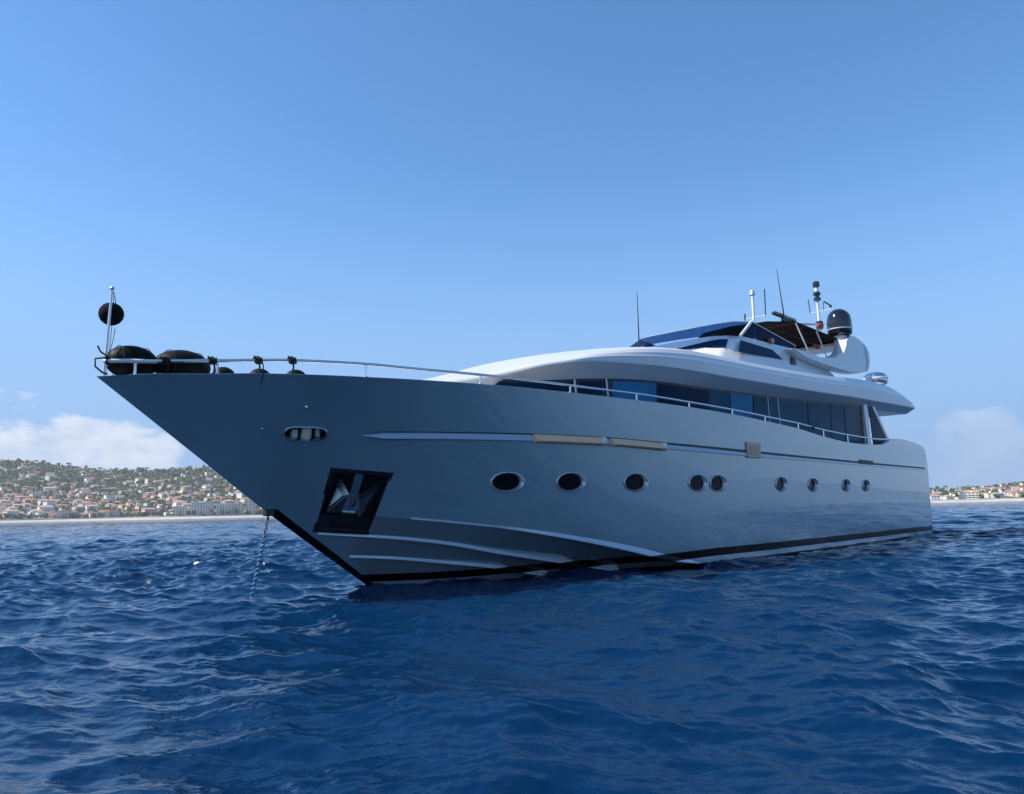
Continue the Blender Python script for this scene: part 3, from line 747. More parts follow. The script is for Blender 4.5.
# side moulding: reflected sky painted into the ledge, shadow into the strip above it
sw = crv([(-.9, 2.71), (2.55, 2.74), (4.2, 2.73), (6, 2.68), (9.8, 2.62), (18.6, 2.61), (26.6, 2.64)])
def moulding(u0, u1, n):
    rows = []; rows2 = []
    for i in range(n + 1):
        u = u0 + (u1 - u0) * i / n; w = sw(u); e = min(1, (u - u0) / .35 + .02, (u1 - u) / .2 + .02)
        hh = (.062 - .030 * min(1, max(0, (u - 2) / 12))) * e; v = hull_half(u, w); q = .040 * e
        rows.append([(u, v - .04, w + hh), (u, v + q * .25, w + hh - .004), (u, v + q, w - hh * .9), (u, v + q * .9, w - hh), (u, v - .04, w - hh)])
        d = (.012 + .055 * min(1, max(0, u / 9))) * e
        rows2.append([(u, v - .03, w + hh + d), (u, hull_half(u, w + hh + d) + .005, w + hh + d), (u, hull_half(u, w + hh) + .005, w + hh + .002), (u, v - .03, w + hh + .002)])
    return MB().grid(rows, close_u=True, caps=True), MB().grid(rows2, close_u=True, caps=True)
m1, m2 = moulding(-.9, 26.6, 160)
sm = part('side_moulding', m1.mirror(), material('moulding_skylit', (0.36, 0.42, 0.47), 0.3, metal=.2, coat=.6), smooth=25)
part('groove_shade', m2.mirror(), dark, sm, smooth=25)
for (u0, u1) in ((2.38, 4.12), (4.34, 5.98)):
    mb = MB(); rows = []
    for i in range(13):
        u = u0 + (u1 - u0) * i / 12; w = sw(u) - .01; v = hull_half(u, w)
        rows.append([(u, v - .02, w + .09), (u, v + .03, w + .085), (u, v + .15, w - .05), (u, v + .12, w - .075), (u, v - .02, w - .085)])
    b = part('boarding_plank', mb.grid(rows, close_u=True, caps=True), wood, smooth=30, label='pale varnished plank lying along the side moulding')
    u = u1 + .01; w = sw(u); v = hull_half(u, w)
    part('end_cap', MB().box((u - .1, v - .02, w - .1), (u + .05, v + .085, w + .08)), white, b, bevel=.012)
p, tu, tw, nn = frame(9.88, 2.74)
def plate(u, w, a, b, o0, o1): 
    p, tu, tw, nn = frame(u, w)
    return MB().prism([p + tu * x * a + tw * y * b + nn * o0 for x, y in ((-1, -1), (1, -1), (1, 1), (-1, 1))], nn * (o1 - o0))
h_ = part('side_hatch', plate(9.88, 2.74, .38, .20, -.02, .045), material('dull_bronze', (.40, .35, .30), .4, metal=.7), bevel=.015, label='square dull bronze plate in the side moulding')
part('hatch_panel', plate(9.88, 2.74, .25, .125, .03, .052), vary(material('bronze_panel', (0.34, 0.25, 0.17), .35, metal=.6), 8, .3), h_)
part('side_vent', plate(18.65, 2.70, .72, .075, -.02, .02), dark, bevel=.01)
part('bow_eye', MB().lathe(on_hull(-1.93, 3.16), [(.004, -.02), (.028, .01), (.02, .03), (.004, .035)], 10, axis='y'), steel)
part('bow_eye', MB().lathe(on_hull(-2.52, 2.78), [(.004, -.02), (.018, .01), (.014, .02), (.004, .025)], 10, axis='y'), steel)

# fairlead in the bow with what shows through it
rows = []
for a, o in ((1.0, .002), (.99, .028), (.94, .034), (.90, .02), (.88, -.05)):
    rows.append(oval(*HW, .375 * (1 + (a - 1) * .35), .13 * a, o, 40, 3.2))
fl = part('fairlead', MB().grid(rows, close_u=True), steel, smooth=35)
p, tu, tw, nn = frame(*HW)
part('roller', MB().tube([p + tu * .03 - tw * .12 - nn * .10, p + tu * .03 + tw * .12 - nn * .10], .095, 16), vary(material('worn_cream_roller', (.72, .62, .48), .5), 9, .2), fl)
part('bollard', MB().tube([p - tu * .17 - tw * .12 - nn * .14, p - tu * .17 + tw * .03 - nn * .14], [.075, .06], 14), white, fl)
part('bollard', MB().tube([p + tu * .25 - tw * .12 - nn * .16, p + tu * .22 + tw * .08 - nn * .12], [.055, .04], 14), white, fl)

# anchor pocket rim, its lower panel
def pk(a, b, off):   # bilinear in the pocket outline
    c = [on_hull(u, w) for u, w in POCKET]
    return c[0].lerp(c[1], a).lerp(c[3].lerp(c[2], a), b) + pn * off
mb = MB(); t_ = .03
outer = [pk(a, b, .012) for a, b in ((-t_, -t_), (1 + t_, -t_), (1 + t_, 1 + t_ * .6), (-t_, 1 + t_ * .6))]; inner = [pk(a, b, .012) for a, b in ((t_, t_), (1 - t_, t_), (1 - t_, 1 - t_), (t_, 1 - t_))]
vs = outer + inner; vs += [q - pn * .10 for q in vs]
mb.add(vs, [(i, (i + 1) % 4, 4 + (i + 1) % 4, 4 + i) for i in range(4)] + [(8 + i, 8 + (i + 1) % 4, 12 + (i + 1) % 4, 12 + i) for i in range(4)] + [(i, (i + 1) % 4, 8 + (i + 1) % 4, 8 + i) for i in range(4)] + [(4 + i, 4 + (i + 1) % 4, 12 + (i + 1) % 4, 12 + i) for i in range(4)])
pf = part('anchor_pocket', mb, black, smooth=0)
mb = MB(); mb.prism([pk(a, b, -.02) for a, b in ((.03, .73), (.97, .73), (.97, .98), (.03, .98))], -pn * .05); part('lower_panel', mb, black, pf)

# ---- foredeck planking and deckhouse
hh = lambda u: min(2.8, deck_half(u) - .6)
wtop = crv([(1.2, 3.90), (1.8, 3.95), (2.5, 3.99), (3.13, 4.03), (4.4, 4.17), (6, 4.29), (8.6, 4.37), (11.5, 4.48), (15, 4.62), (18.5, 4.79), (20.9, 4.88)])
lip_h = crv([(-1.3, .6), (-.6, 1.0), (.5, 1.5), (1.8, 1.97), (2.9, 2.35), (3.57, 2.49), (4.43, 2.66), (5.72, 2.86), (6.58, 2.97), (9, 3.15), (19, 3.12), (22, 3.1), (26.2, 3.0), (27.2, 2.92)])
lip_w = crv([(-1.3, 3.40), (.5, 3.72), (1.8, 3.99), (2.9, 4.29), (3.57, 4.42), (4.43, 4.53), (5.72, 4.61), (6.58, 4.65), (9, 4.69), (11.9, 4.79), (15.5, 4.91), (18.7, 5.05), (22, 5.16), (27.2, 5.36)])
fas_h = crv([(-1.3, .45), (-.6, .85), (.5, 1.3), (1.8, 1.82), (2.9, 2.2), (3.45, 2.32), (4.61, 2.54), (6.82, 2.85), (8.3, 2.95), (21.7, 2.93), (25.7, 2.8), (27.2, 2.74)])
fas_w = crv([(-1.3, 3.45), (.5, 3.80), (1.8, 4.08), (2.9, 4.38), (3.45, 4.50), (4.61, 4.79), (6.82, 5.12), (8.26, 5.23), (12, 5.36), (17, 5.62), (21.7, 5.93), (24, 5.97), (25.7, 5.87), (26.6, 5.68), (27.2, 5.46)])
crown = crv([(-1.3, 3.50), (-.6, 3.62), (0, 3.78), (1.08, 4.03), (1.5, 4.14), (2.53, 4.42), (3.85, 4.83), (5.34, 5.17), (7.03, 5.49), (8.2, 5.68), (9.5, 5.82), (12, 5.86), (17, 5.92), (22, 6.0), (25.7, 5.93), (26.6, 5.74), (27.2, 5.5)])
def roof_section(u):
    fh, fw, lh, lw, cw = fas_h(u), fas_w(u), lip_h(u), lip_w(u), crown(u); out = []
    for i in range(11):
        v = fh * i / 10; out.append((u, v, fw + (cw - fw) * (1 - (i / 10) ** 2.2)))
    # fascia: a flat upper face, a crease, then a tucked lower face
    dv, dw = lh - fh, fw - lw
    out += [(u, fh + dv * .55, fw - dw * .22), (u, fh + dv * .80, fw - dw * .42), (u, fh + dv * .80 + .045 * min(1, dw * 3), fw - dw * .455), (u, fh + dv * .80 + .050 * min(1, dw * 3), fw - dw * .48), (u, fh + dv * .97 + .012, fw - dw * .85), (u, lh, lw), (u, lh - .03, lw - .035)]
    b = min(1, max(0, (u - 1.0) / 1.2)); b = b * b * (3 - 2 * b)
    if u < 21: vs, ws = hh(u) - .03, (1 - b) * (deck_top(u) - .5) + b * (wtop(u) + .015)
    else: vs, ws = 2.55, 4.885 + (u - 21) * .04
    if u < 2.2: vs = min(vs, lh - .02) * b + (lh - .02) * (1 - b)
    out += [(u, vs, ws), (u, 0, ws)]
    return out
mb = MB(); rows = []
for u in list(np.linspace(-1.3, 9, 70)) + list(np.linspace(9, 21, 40))[1:] + [21.02] + list(np.linspace(21.3, 26, 16)) + [26.3, 26.6, 26.8, 27.0, 27.2]:
    h = roof_section(u); rows.append(h + [(x, -y, z) for x, y, z in h[-2:0:-1]])
# rounded aft end
L = rows[-1]; zc = sum(p[2] for p in L) / len(L)
rows.append([(27.32, y * .97, zc + (z - zc) * .55) for x, y, z in L])
roof = part('roof', mb.grid(rows, close_u=True, caps=True), silver, smooth=13)

def house_v(u, w): return hh(u) - .07 + .03 * (w - 3.3)
mb = MB(); rows = []
for u in np.linspace(1.3, 20.9, 90):
    ws = [2.8, 3.2, 3.6, wtop(u) - .2, wtop(u) + .06]; rows.append([(u, house_v(u, w), w) for w in ws])
mb.grid(rows); mb.mirror()
mb.add([(20.9, 2.75, 2.8), (20.9, -2.75, 2.8), (20.9, -2.70, 4.95), (20.9, 2.70, 4.95)], [(0, 1, 2, 3)])
hs = part('deckhouse', mb, dark, smooth=30)
PANES = [(1.95, 3.9, glass), (4.10, 4.78, glass), (5.10, 6.62, glass2), (6.70, 9.02, glass), (9.08, 10.22, glass3), (10.30, 11.62, glass2), (11.72, 12.66, glass3), (12.76, 13.36, glass3), (13.46, 15.6, glass3), (15.68, 17.6, glass3), (17.66, 18.9, glass3), (18.98, 20.1, glass3)]
for u0, u1, gm in PANES:
    for sgn in (1, -1):
        mb = MB(); rows = []
        for i in range(9):
            u = u0 + (u1 - u0) * i / 8; b = max(3.15, deck_top(u) - .38)
            if u > 19.2: b += 0.0
            top = wtop(u) - .05 - (.35 * ((u - 19.2) / .9) ** 2 if u > 19.2 else 0)
            rows.append([(u, sgn * (house_v(u, w) + .014), w) for w in (b, b + (top - b) * .5, top)])
        mb.grid(rows); part('window', mb, gm, hs, smooth=30, label='window with pale blue sky painted into the glass' if gm is glass2 else None)
for u in (4.0, 4.95, 12.70, 13.41):
    mb = MB(); 
    for sgn in (1, -1): mb.tube([(u + .08, sgn * (house_v(u, 3.3) + .02), 3.3), (u - .06, sgn * (house_v(u, wtop(u)) + .02), wtop(u))], .022 if u < 10 else .014, 6)
    part('mullion', mb, alu, hs)
# aft pillars and the raked glass wing behind the saloon
for sgn in (1, -1):
    mb = MB(); mb.prism([(20.98, sgn * 2.72, 2.9), (21.24, sgn * 2.72, 2.9), (21.24, sgn * 2.70, 5.0), (20.80, sgn * 2.70, 5.0)], (0, sgn * .16, 0)); part('pillar', mb, silver, bevel=.02)
    w_ = part('wing_frame', MB().prism([(21.62, sgn * 2.84, 4.98), (21.92, sgn * 2.84, 4.98), (23.75, sgn * 2.84, 3.45), (23.45, sgn * 2.84, 3.45)], (0, sgn * .06, 0)), silver, bevel=.012)
    part('pane', MB().prism([(21.30, sgn * 2.85, 4.95), (21.66, sgn * 2.85, 4.95), (23.46, sgn * 2.85, 3.42), (21.50, sgn * 2.85, 3.42)], (0, sgn * .03, 0)), glass, w_)
# inner face of the aft bulwark and the cap that steps up towards the stern is part of the hull
# ---- flybridge body
BOT = [(10.45, 0.0), (10.5, .8), (10.75, 1.5), (11.25, 1.98), (12.1, 2.28), (14, 2.34), (17, 2.34), (19.0, 2.30), (20.6, 2.2)]
TOP = [(11.95, 0.0, 6.50), (12.0, .8, 6.50), (12.12, 1.4, 6.50), (12.35, 1.78, 6.49), (12.85, 2.02, 6.50), (14.2, 2.04, 6.54), (16.7, 2.04, 6.64), (18.6, 2.04, 6.50), (20.2, 2.05, 6.15)]
def fb(s, t, off=0.0):
    """point on the flybridge body: s along the rim (0 centre front .. 8 aft), t from the roof (0) to the rim (1)"""
    i = min(int(s), 7); f = s - i
    b = Vector((*[BOT[i][k] + (BOT[i + 1][k] - BOT[i][k]) * f for k in (0, 1)], 0)); b.z = 5.45
    q = Vector([TOP[i][k] + (TOP[i + 1][k] - TOP[i][k]) * f for k in (0, 1, 2)])
    p = b.lerp(q, t)
    if off:
        e = .05; du = fb(min(s + e, 8), t) - fb(max(s - e, 0), t); dt = fb(s, min(t + e, 1)) - fb(s, max(t - e, 0)); n = du.cross(dt); n.normalize()
        if n.y < 0 or (abs(n.y) < .2 and n.x > 0): n = -n
        p = p + n * off
    return p
mb = MB(); rows = []
for i in range(49):
    s = i / 6; r_ = [fb(s, t) for t in (0, .25, .5, .75, .96, 1.0)]
    q = r_[-1]; inw = Vector((.18 if s < 4 else 0, -.13 if s > 3 else -.13 * s / 3, 0)); q2 = q + inw; q2.y = max(q2.y, 0)
    rows.append(r_ + [q2, Vector((q2.x, q2.y, 5.9))])
mb.grid(rows); mb.mirror()
fbd = part('flybridge_coaming', mb, silver, smooth=32)
def fb_poly(pts, sgn, off=.015):
    out = [fb(s, t, off) for s, t in pts]; return [(p.x, sgn * p.y, p.z) for p in out]
def fb_patch(name, s0, s1, lo, hi, mat, sgn, n=10):
    rows = []
    for i in range(n + 1):
        s = s0 + (s1 - s0) * i / n; a, b = lo(i / n), hi(i / n); rows.append([(q.x, sgn * q.y, q.z) for q in (fb(s, a, .016), fb(s, (a + b) / 2, .016), fb(s, b, .016))])
    part(name, MB().grid(rows), mat, fbd, smooth=30)
for sgn in (1, -1):
    fb_patch('front_window', .45, 3.1, lambda t: .60 - .06 * t, lambda t: .64 + .22 * min(1, t * 1.3), glass, sgn)
    # side window outline (u, w) on the coaming side
    def side(u, w): return 2.34 - (w - 5.45) * (.30 / 1.08) + .014
    mb = MB(); pl = [(12.50, 6.31), (12.08, 5.88), (15.35, 6.07), (14.75, 6.33)]
    mb.prism([(u, sgn * (side(u, w) - .02), w) for u, w in pl], (0, sgn * .035, 0)); part('side_window', mb, glass, fbd, smooth=0)
    mb = MB(); mb.prism([(16.05, sgn * (side(16, 6.0) - .02), 6.28), (15.95, sgn * (side(16, 5.9) - .02), 5.98), (16.35, sgn * (side(16, 5.9) - .02), 6.02), (16.3, sgn * (side(16, 6.) - .02), 6.24)], (0, sgn * .03, 0)); part('vent', mb, dark, fbd, smooth=0)
    nv = part('navigation_light', MB().box((14.72, sgn * 2.0 - .02, 6.56), (14.98, sgn * 2.0 + .12 * sgn, 6.74)), black, bevel=.02)
    part('lens', MB().box((14.68, sgn * 2.0 + .01, 6.59), (14.73, sgn * 2.0 + .11 * sgn, 6.71)), redm if sgn > 0 else material('green_lens', (.02, .3, .1), .3), nv)
# tinted wind screen round the front, posts and side deflectors
SB = [(10.9, 0.0, 6.30), (11.05, .8, 6.32), (11.35, 1.38, 6.36), (11.8, 1.79, 6.42), (12.60, 2.03, 6.48)]
ST = [(11.9, 0.0, 6.82), (12.1, .8, 6.87), (12.45, 1.36, 6.95), (12.88, 1.73, 7.03), (13.62, 1.99, 7.10)]
def lerp5(T, s):
    i = min(int(s), 3); f = s - i; return Vector([T[i][k] + (T[i + 1][k] - T[i][k]) * f for k in range(3)])
rows = []
for i in range(-24, 25):
    s = abs(i) / 6; a, b = lerp5(SB, s), lerp5(ST, s); sg = 1 if i >= 0 else -1
    rows.append([(q.x, sg * q.y, q.z) for q in (a, a.lerp(b, .5), b)])
ws_ = part('windscreen', MB().grid(rows), tint, smooth=60)
part('top_edge', MB().tube([r[-1] for r in rows], .016, 6), alu, ws_)
for sgn in (1, -1):
    part('screen_post', MB().tube([(12.66, sgn * 2.04, 6.48), (13.64, sgn * 1.99, 7.12)], .05, 8), silver)
    sf = part('side_deflector', MB().prism([(13.05, sgn * 2.0, 6.54), (13.70, sgn * 1.965, 7.12), (16.95, sgn * 2.0, 6.80), (16.75, sgn * 2.0, 6.62)], (0, sgn * .015, 0)), tint, smooth=0)
    part('top_edge', MB().tube([(13.66, sgn * 1.97, 7.12), (16.95, sgn * 2.0, 6.80), (16.8, sgn * 2.0, 6.6)], .02, 6), alu, sf)
part('helm_console', MB().box((13.5, -1.2, 5.9), (14.3, 1.0, 6.62)), dark, bevel=.05)
for v in (-.8, .5): part('helm_seat', MB().box((15.0, v - .32, 5.9), (15.6, v + .32, 6.5)).box((15.5, v - .32, 6.4), (15.68, v + .32, 7.0)), white, bevel=.06)
# radar arch
ARCH = [(15.85, 6.50), (16.1, 6.38), (16.8, 6.29), (18.6, 6.24), (20.78, 6.27), (22.22, 6.40), (23.0, 6.58), (23.42, 6.84), (23.58, 7.2), (23.54, 7.52), (23.0, 7.76), (22.0, 7.88), (21.45, 7.76), (21.05, 7.50), (20.70, 7.16), (20.3, 6.93), (19.32, 6.66), (17.88, 6.50), (16.4, 6.53)]
def arch_curve(P, n=4):
    out = []; m = len(P)
    for i in range(m):
        p0, p1, p2, p3 = (Vector(P[(i + k) % m]) for k in (-1, 0, 1, 2))
        for j in range(n):
            t = j / n; out.append(.5 * ((2 * p1) + (p2 - p0) * t + (2 * p0 - 5 * p1 + 4 * p2 - p3) * t * t + (3 * p1 - p0 - 3 * p2 + p3) * t ** 3))
    return out
ac = arch_curve(ARCH)
for sgn in (1, -1):
    ctr = Vector((sum(p.x for p in ac) / len(ac), sum(p.y for p in ac) / len(ac)))
    rows = []
    for v, k in ((1.95, .0), (2.0, .05), (2.30, .05), (2.42, .0), (2.47, -.05)):
        rows.append([(p.x, sgn * (v - .05 * (p.y - 6.3)), p.y - (0 if k >= 0 else .0)) if k > 0 else (p.x + (.05 if p.x < 21 else -.05), sgn * (v - .05 * (p.y - 6.3)), p.y + (.03 if p.y < 6.5 else -.03)) for p in ac])
    a_ = part('radar_arch', MB().grid(rows[:4], close_u=True, caps=True), silver, smooth=50)
    part('arch_trim', MB().tube([(23.1, sgn * 2.36, 7.66), (23.22, sgn * 2.40, 7.1), (22.95, sgn * 2.42, 6.56)], .018, 6), alu, a_)
part('arch_beam', MB().prism([(21.5, -2.0, 7.62), (22.9, -2.0, 7.70), (22.9, -2.0, 7.52), (21.5, -2.0, 7.50)], (0, 4.0, 0)), silver, bevel=.03)
# satellite dome on the port arm
dm = part('satellite_dome', MB().lathe((21.45, 2.0, 7.86), [(.05, -.05), (.40, 0), (.455, .06), (.46, .22), (.465, .24), (.465, .5), (.45, .66), (.40, .82), (.31, .94), (.18, 1.03), (.01, 1.06)], 36), black, smooth=50)
part('band', MB().lathe((21.45, 2.0, 7.86), [(.462, .205), (.471, .21), (.471, .25), (.462, .255)], 36), alu, dm)
part('pedestal', MB().lathe((21.45, 2.0, 7.55), [(.26, 0), (.22, .3)], 20), silver, dm)
# awning
AW = [(17.25, 1.95), (16.45, 1.25), (16.2, 0), (16.45, -1.25), (17.25, -1.95), (22.2, -1.95), (22.2, 1.95)]
aw = part('awning', MB().prism([(u, v, 7.70) for u, v in AW], (0, 0, .03)), awn_m, smooth=0)
for u in (17.2, 18.2, 19.2, 20.2, 21.2): part('batten', MB().tube([(u, -1.9, 7.675), (u, 1.9, 7.675)], .018, 6), bronze, aw)
for v in (-1.0, 0.0, 1.0): part('batten', MB().tube([(16.5, v, 7.682), (22.1, v, 7.682)], .012, 6), bronze, aw)
for sgn in (1, -1):
    for (a, b) in (((17.3, 1.93, 7.70), (18.3, 2.0, 6.58)), ((19.2, 1.93, 7.70), (19.9, 2.0, 6.72))):
        part('awning_pole', MB().tube([(a[0], sgn * a[1], a[2]), (b[0], sgn * b[1], b[2])], .028, 8), white)
part('grab_rail', MB().tube([(17.4, -1.9, 7.15), (20.5, -1.9, 7.35), (21.5, -1.9, 7.5)], .035, 8), white)
# mast with lanterns and wind instruments
mb = MB().tube([(22.65, .8, 7.72), (22.60, .8, 9.75)], [.07, .05], 10)
ms = part('mast', mb, white)
part('stay', MB().tube([(22.62, .8, 8.72), (20.25, .8, 8.35)], .05, 8), white, ms); part('stay', MB().tube([(20.25, .8, 8.37), (20.25, .8, 7.72)], .05, 8), white, ms)
part('lantern', MB().lathe((22.60, .8, 9.72), [(.08, 0), (.15, .03), (.15, .12), (.09, .16), (.09, .22), (.15, .25), (.15, .36), (.08, .40)], 14), black, ms)
part('lantern', MB().lathe((22.60, .8, 10.12), [(.07, 0), (.085, .12), (.06, .2)], 12), white, ms)
part('lantern', MB().lathe((22.60, .8, 10.30), [(.06, 0), (.14, .04), (.14, .22), (.06, .27)], 14), black, ms)
part('lantern', MB().lathe((22.63, .8, 8.50), [(.1, 0), (.15, .04), (.15, .32), (.1, .36)], 14), black, ms)
part('lens', MB().lathe((22.63, .8, 8.60), [(.156, 0), (.158, .01), (.158, .12), (.156, .13)], 14), redm, ms)
part('crossbar', MB().tube([(22.6, .48, 9.26), (22.6, 1.32, 9.26)], .018, 6).tube([(22.62, 1.3, 9.26), (22.62, 1.3, 9.34)], .012, 6), white, ms)
part('wind_cups', MB().lathe((22.6, 1.32, 9.32), [(.01, 0), (.06, .05), (.05, .12), (.01, .13)], 8).tube([(22.5, 1.1, 9.62), (22.65, 1.32, 9.42)], .03, 5).tube([(22.6, 1.02, 9.26), (22.6, 1.05, 9.66)], .015, 5), black, ms)
part('whip', MB().tube([(22.6, .46, 9.25), (22.6, .42, 9.85)], .02, 5), black, ms)
# short mast behind the screen
ms = part('light_mast', MB().tube([(16.7, .65, 5.95), (16.75, .65, 8.85)], .048, 10), white)
part('lantern', MB().lathe((16.75, .65, 8.84), [(.05, 0), (.1, .03), (.09, .16), (.03, .22)], 12), alu, ms)
part('crossbar', MB().tube([(16.74, 1.12, 8.02), (16.74, .3, 8.02)], .018, 6), white, ms)
part('wind_vane', MB().tube([(16.74, .32, 7.98), (16.74, .32, 8.22)], .03, 6), black, ms)
part('whip', MB().tube([(16.74, 1.1, 8.0), (16.8, 1.1, 9.0)], .02, 6), black, ms)
# scanner and whips
rd = part('radar_scanner', MB().lathe((17.43, 1.49, 7.73), [(.2, 0), (.2, .08), (.13, .16), (.13, .22)], 16), black)
part('scanner_bar', MB().prism([(16.55, 1.40, 7.95), (16.55, 1.56, 7.95), (18.3, 1.58, 7.95), (18.3, 1.42, 7.95)], (0, 0, .12)), black, rd, bevel=.03)
part('whip_antenna', MB().tube([(17.15, 1.6, 7.73), (17.05, 1.62, 8.2), (16.75, 1.62, 9.62)], [.03, .022, .008], 6), black)
part('whip_antenna', MB().tube([(8.55, 1.0, 5.55), (8.6, 1.0, 5.85), (8.62, 1.0, 7.28)], [.03, .02, .008], 6), black)
# ---- rails
br = lambda u: max(deck_half(u) - .075, .03)
rw = crv([(-4.48, 3.76), (-3.4, 3.84), (-2.14, 3.93), (-1.06, 3.95), (-.06, 3.93), (1.16, 3.92), (2.53, 3.89), (4.24, 3.85), (5.2, 3.84), (7.1, 3.79), (9, 3.75), (10.84, 3.71), (13.05, 3.67), (15, 3.60), (17.2, 3.57), (19.5, 3.58), (21.6, 3.66)])
for sgn in (1, -1):
    pts = [(-4.50, sgn * br(-4.5), deck_top(-4.5)), (-4.50, sgn * br(-4.5), 3.72), (-4.46, sgn * br(-4.46), 3.765)] + [(u, sgn * br(u), rw(u)) for u in np.arange(-4.3, 21.3, .35)] + [(21.4, sgn * br(21.4), 3.66), (21.75, sgn * br(21.75), 3.60)]
    hr = part('handrail', MB().tube(pts, .027, 8), steel, smooth=60)
    for u in (-3.39, -1.06, 1.15, 3.27, 5.2, 7.08, 9.0, 10.84, 13.05, 15.0, 17.15, 19.3):
        part('stanchion', MB().tube([(u, sgn * br(u), deck_top(u) - .02), (u, sgn * br(u), rw(u))], .022, 8).lathe((u, sgn * br(u), deck_top(u) + .012), [(.045, 0), (.04, .015), (.02, .02)], 10), steel, hr)
pts = [(-4.22, .27, 3.77), (-4.6, .17, 3.75), (-4.82, .07, 3.735), (-4.9, 0, 3.73), (-4.82, -.07, 3.735), (-4.6, -.17, 3.75), (-4.22, -.27, 3.77)]
pu = part('bow_pulpit', MB().tube(pts, .032, 8), white, smooth=60)
part('stanchion', MB().tube([(-4.88, 0, 3.48), (-4.88, 0, 3.74)], .022, 8), steel, pu)
js = part('jackstaff', MB().tube([(-4.90, 0, 3.5), (-4.85, 0, 4.90)], [.026, .018], 8), alu)
part('truck', MB().lathe((-4.85, 0, 4.88), [(.03, 0), (.04, .02), (.03, .045)], 10), alu, js)
part('halyard', MB().tube([(-4.80, -.05, 4.86), (-4.81, -.04, 4.3), (-4.84, -.02, 3.78)], .005, 5), ropeb, js)
# light fitting on the bulwark, boat deck hatch on the foredeck
part('deck_light', MB().lathe((14.02, deck_half(14.02) - .01, 3.58), [(.02, -.03), (.06, .0), (.05, .05), (.02, .06)], 12), black)

# ------------------------------------------------------------------ things carried by the yacht, each its own
BM = Matrix.Translation(BOAT_AT) @ Matrix.Rotation(AX, 4, 'Z')
def carried(name, mb, mat, base, smooth=50, bevel=0):
    b = Vector(base); mb.v = [(x - b.x, y - b.y, z - b.z) for x, y, z in mb.v]
    o = mb.build(name, mat, None, boat=True, smooth=smooth, bevel=bevel)
    o.matrix_world = BM @ Matrix.Translation((b.x, -b.y, b.z)); return o
def child(name, mb, mat, parent, base, smooth=50):
    b = Vector(base); mb.v = [(x - b.x, y - b.y, z - b.z) for x, y, z in mb.v]
    return mb.build(name, mat, parent, boat=True, smooth=smooth)
def ellipsoid(c, rx, ry, rz, n=20, pw=2.0):
    mb = MB(); rows = []
    for i in range(n + 1):
        a = math.pi * i / n; cx = math.cos(a); s = math.sin(a) ** (2 / pw)
        rows.append([(c[0] - rx * cx, c[1] + ry * s * math.cos(2 * math.pi * k / 24), c[2] + rz * s * math.sin(2 * math.pi * k / 24)) for k in range(24)])
    return mb.grid(rows, close_u=True)
FEN = [((-4.42, -.20, 3.80), .40, .30, .27, 'fat round black-green fender standing highest, under the jackstaff at the bow tip'),
       ((-3.68, -.02, 3.79), .46, .36, .28, 'long black-green fender lying second from the bow tip, behind the rail post'),
       ((-3.10, .28, 3.63), .20, .18, .19, 'small black fender top just aft of the two big bow fenders'),
       ((-2.52, .44, 3.66), .20, .17, .18, 'small black fender under the forward black rail lashing with a hanging tail'),
       ((-1.92, .62, 3.69), .20, .17, .18, 'small black fender under the aftmost black rail lashing')]
for i, (c, a, b, d, lab) in enumerate(FEN):
    base = (c[0], c[1], c[2] - d)
    f = carried('fender', ellipsoid(c, a, b, d, pw=2.15), rubber, base); tag(f, lab, 'fender', 'fenders stowed on the foredeck')
    if i < 2:
        for q in (-.55, .5):
            x = c[0] + a * q; s = math.sqrt(1 - q * q) ** .8
            child('lashing', MB().tube([(x + .01 * math.sin(3 * k), c[1] + (b * s + .012) * math.cos(2 * math.pi * k / 24), c[2] + (d * s + .012) * math.sin(2 * math.pi * k / 24)) for k in range(24)], .007, 6, close=True), ropeb, f, base)
bl = carried('anchor_ball', ellipsoid((-4.77, -.20, 4.54), .185, .185, .185), vary(material('black_canvas_ball', (.008, .008, .010), .9, spec=.1), 8, .2), (-4.70, -.20, 4.30))
tag(bl, 'black anchor ball hoisted on the thin jackstaff at the bow', 'anchor ball')
child('halyard', MB().tube([(-4.70, -.20, 4.67), (-4.76, -.12, 4.8), (-4.84, -.02, 4.89)], .006, 5).tube([(-4.70, -.20, 4.31), (-4.76, -.1, 4.1), (-4.84, -.02, 3.8)], .006, 5), ropeb, bl, (-4.70, -.20, 4.30))
def lashing(u, tail, lab):
    mb = MB(); v = br(u); w = rw(u) if u > -4.4 else 3.74
    for k in range(5):
        x = u + (k - 2) * .026; r = .042 + .01 * (k % 3)
        mb.tube([(x + .015 * math.sin(2 * t + k), v + r * math.cos(t), w + r * math.sin(t)) for t in [2 * math.pi * q / 12 for q in range(12)]], .013, 6, close=True)
    mb.tube([(u - .02, v + .03, w), (u - .10, v + .05, w + .05), (u - .06, v + .07, w - .02), (u + .03, v + .04, w - .03)], .013, 6)
    mb.tube([(u + .03, v - .03, w), (u + .07, v - .06, w - .10), (u + .08, v - .12, w - .22)], .016, 6)
    if tail:
        mb.tube([(u + .04, v + .04, w), (u + .05, v + .09, w - .10), (u + .05, hull_half(u, 3.66) + .02, 3.66)] + [(u + .05 + .006 * i, hull_half(u, 3.66 - .07 * i) + .015, 3.66 - .07 * i) for i in range(1, 6)], .010, 6)
    tag(carried('lashing_rope', mb, ropeb, (u, v, w)), lab, 'rope', 'ropes knotted to the bow rail')
lashing(-2.80, True, 'black rope knotted on the bow rail with a tail hanging down the hull')
lashing(-2.28, False, 'black rope knotted on the bow rail, aft of the one with the hanging tail')
lashing(-3.46, False, 'black rope lashing on the rail post at the end of the long bow fender')
lashing(-4.10, False, 'black rope lashing on the rail between the two big bow fenders')
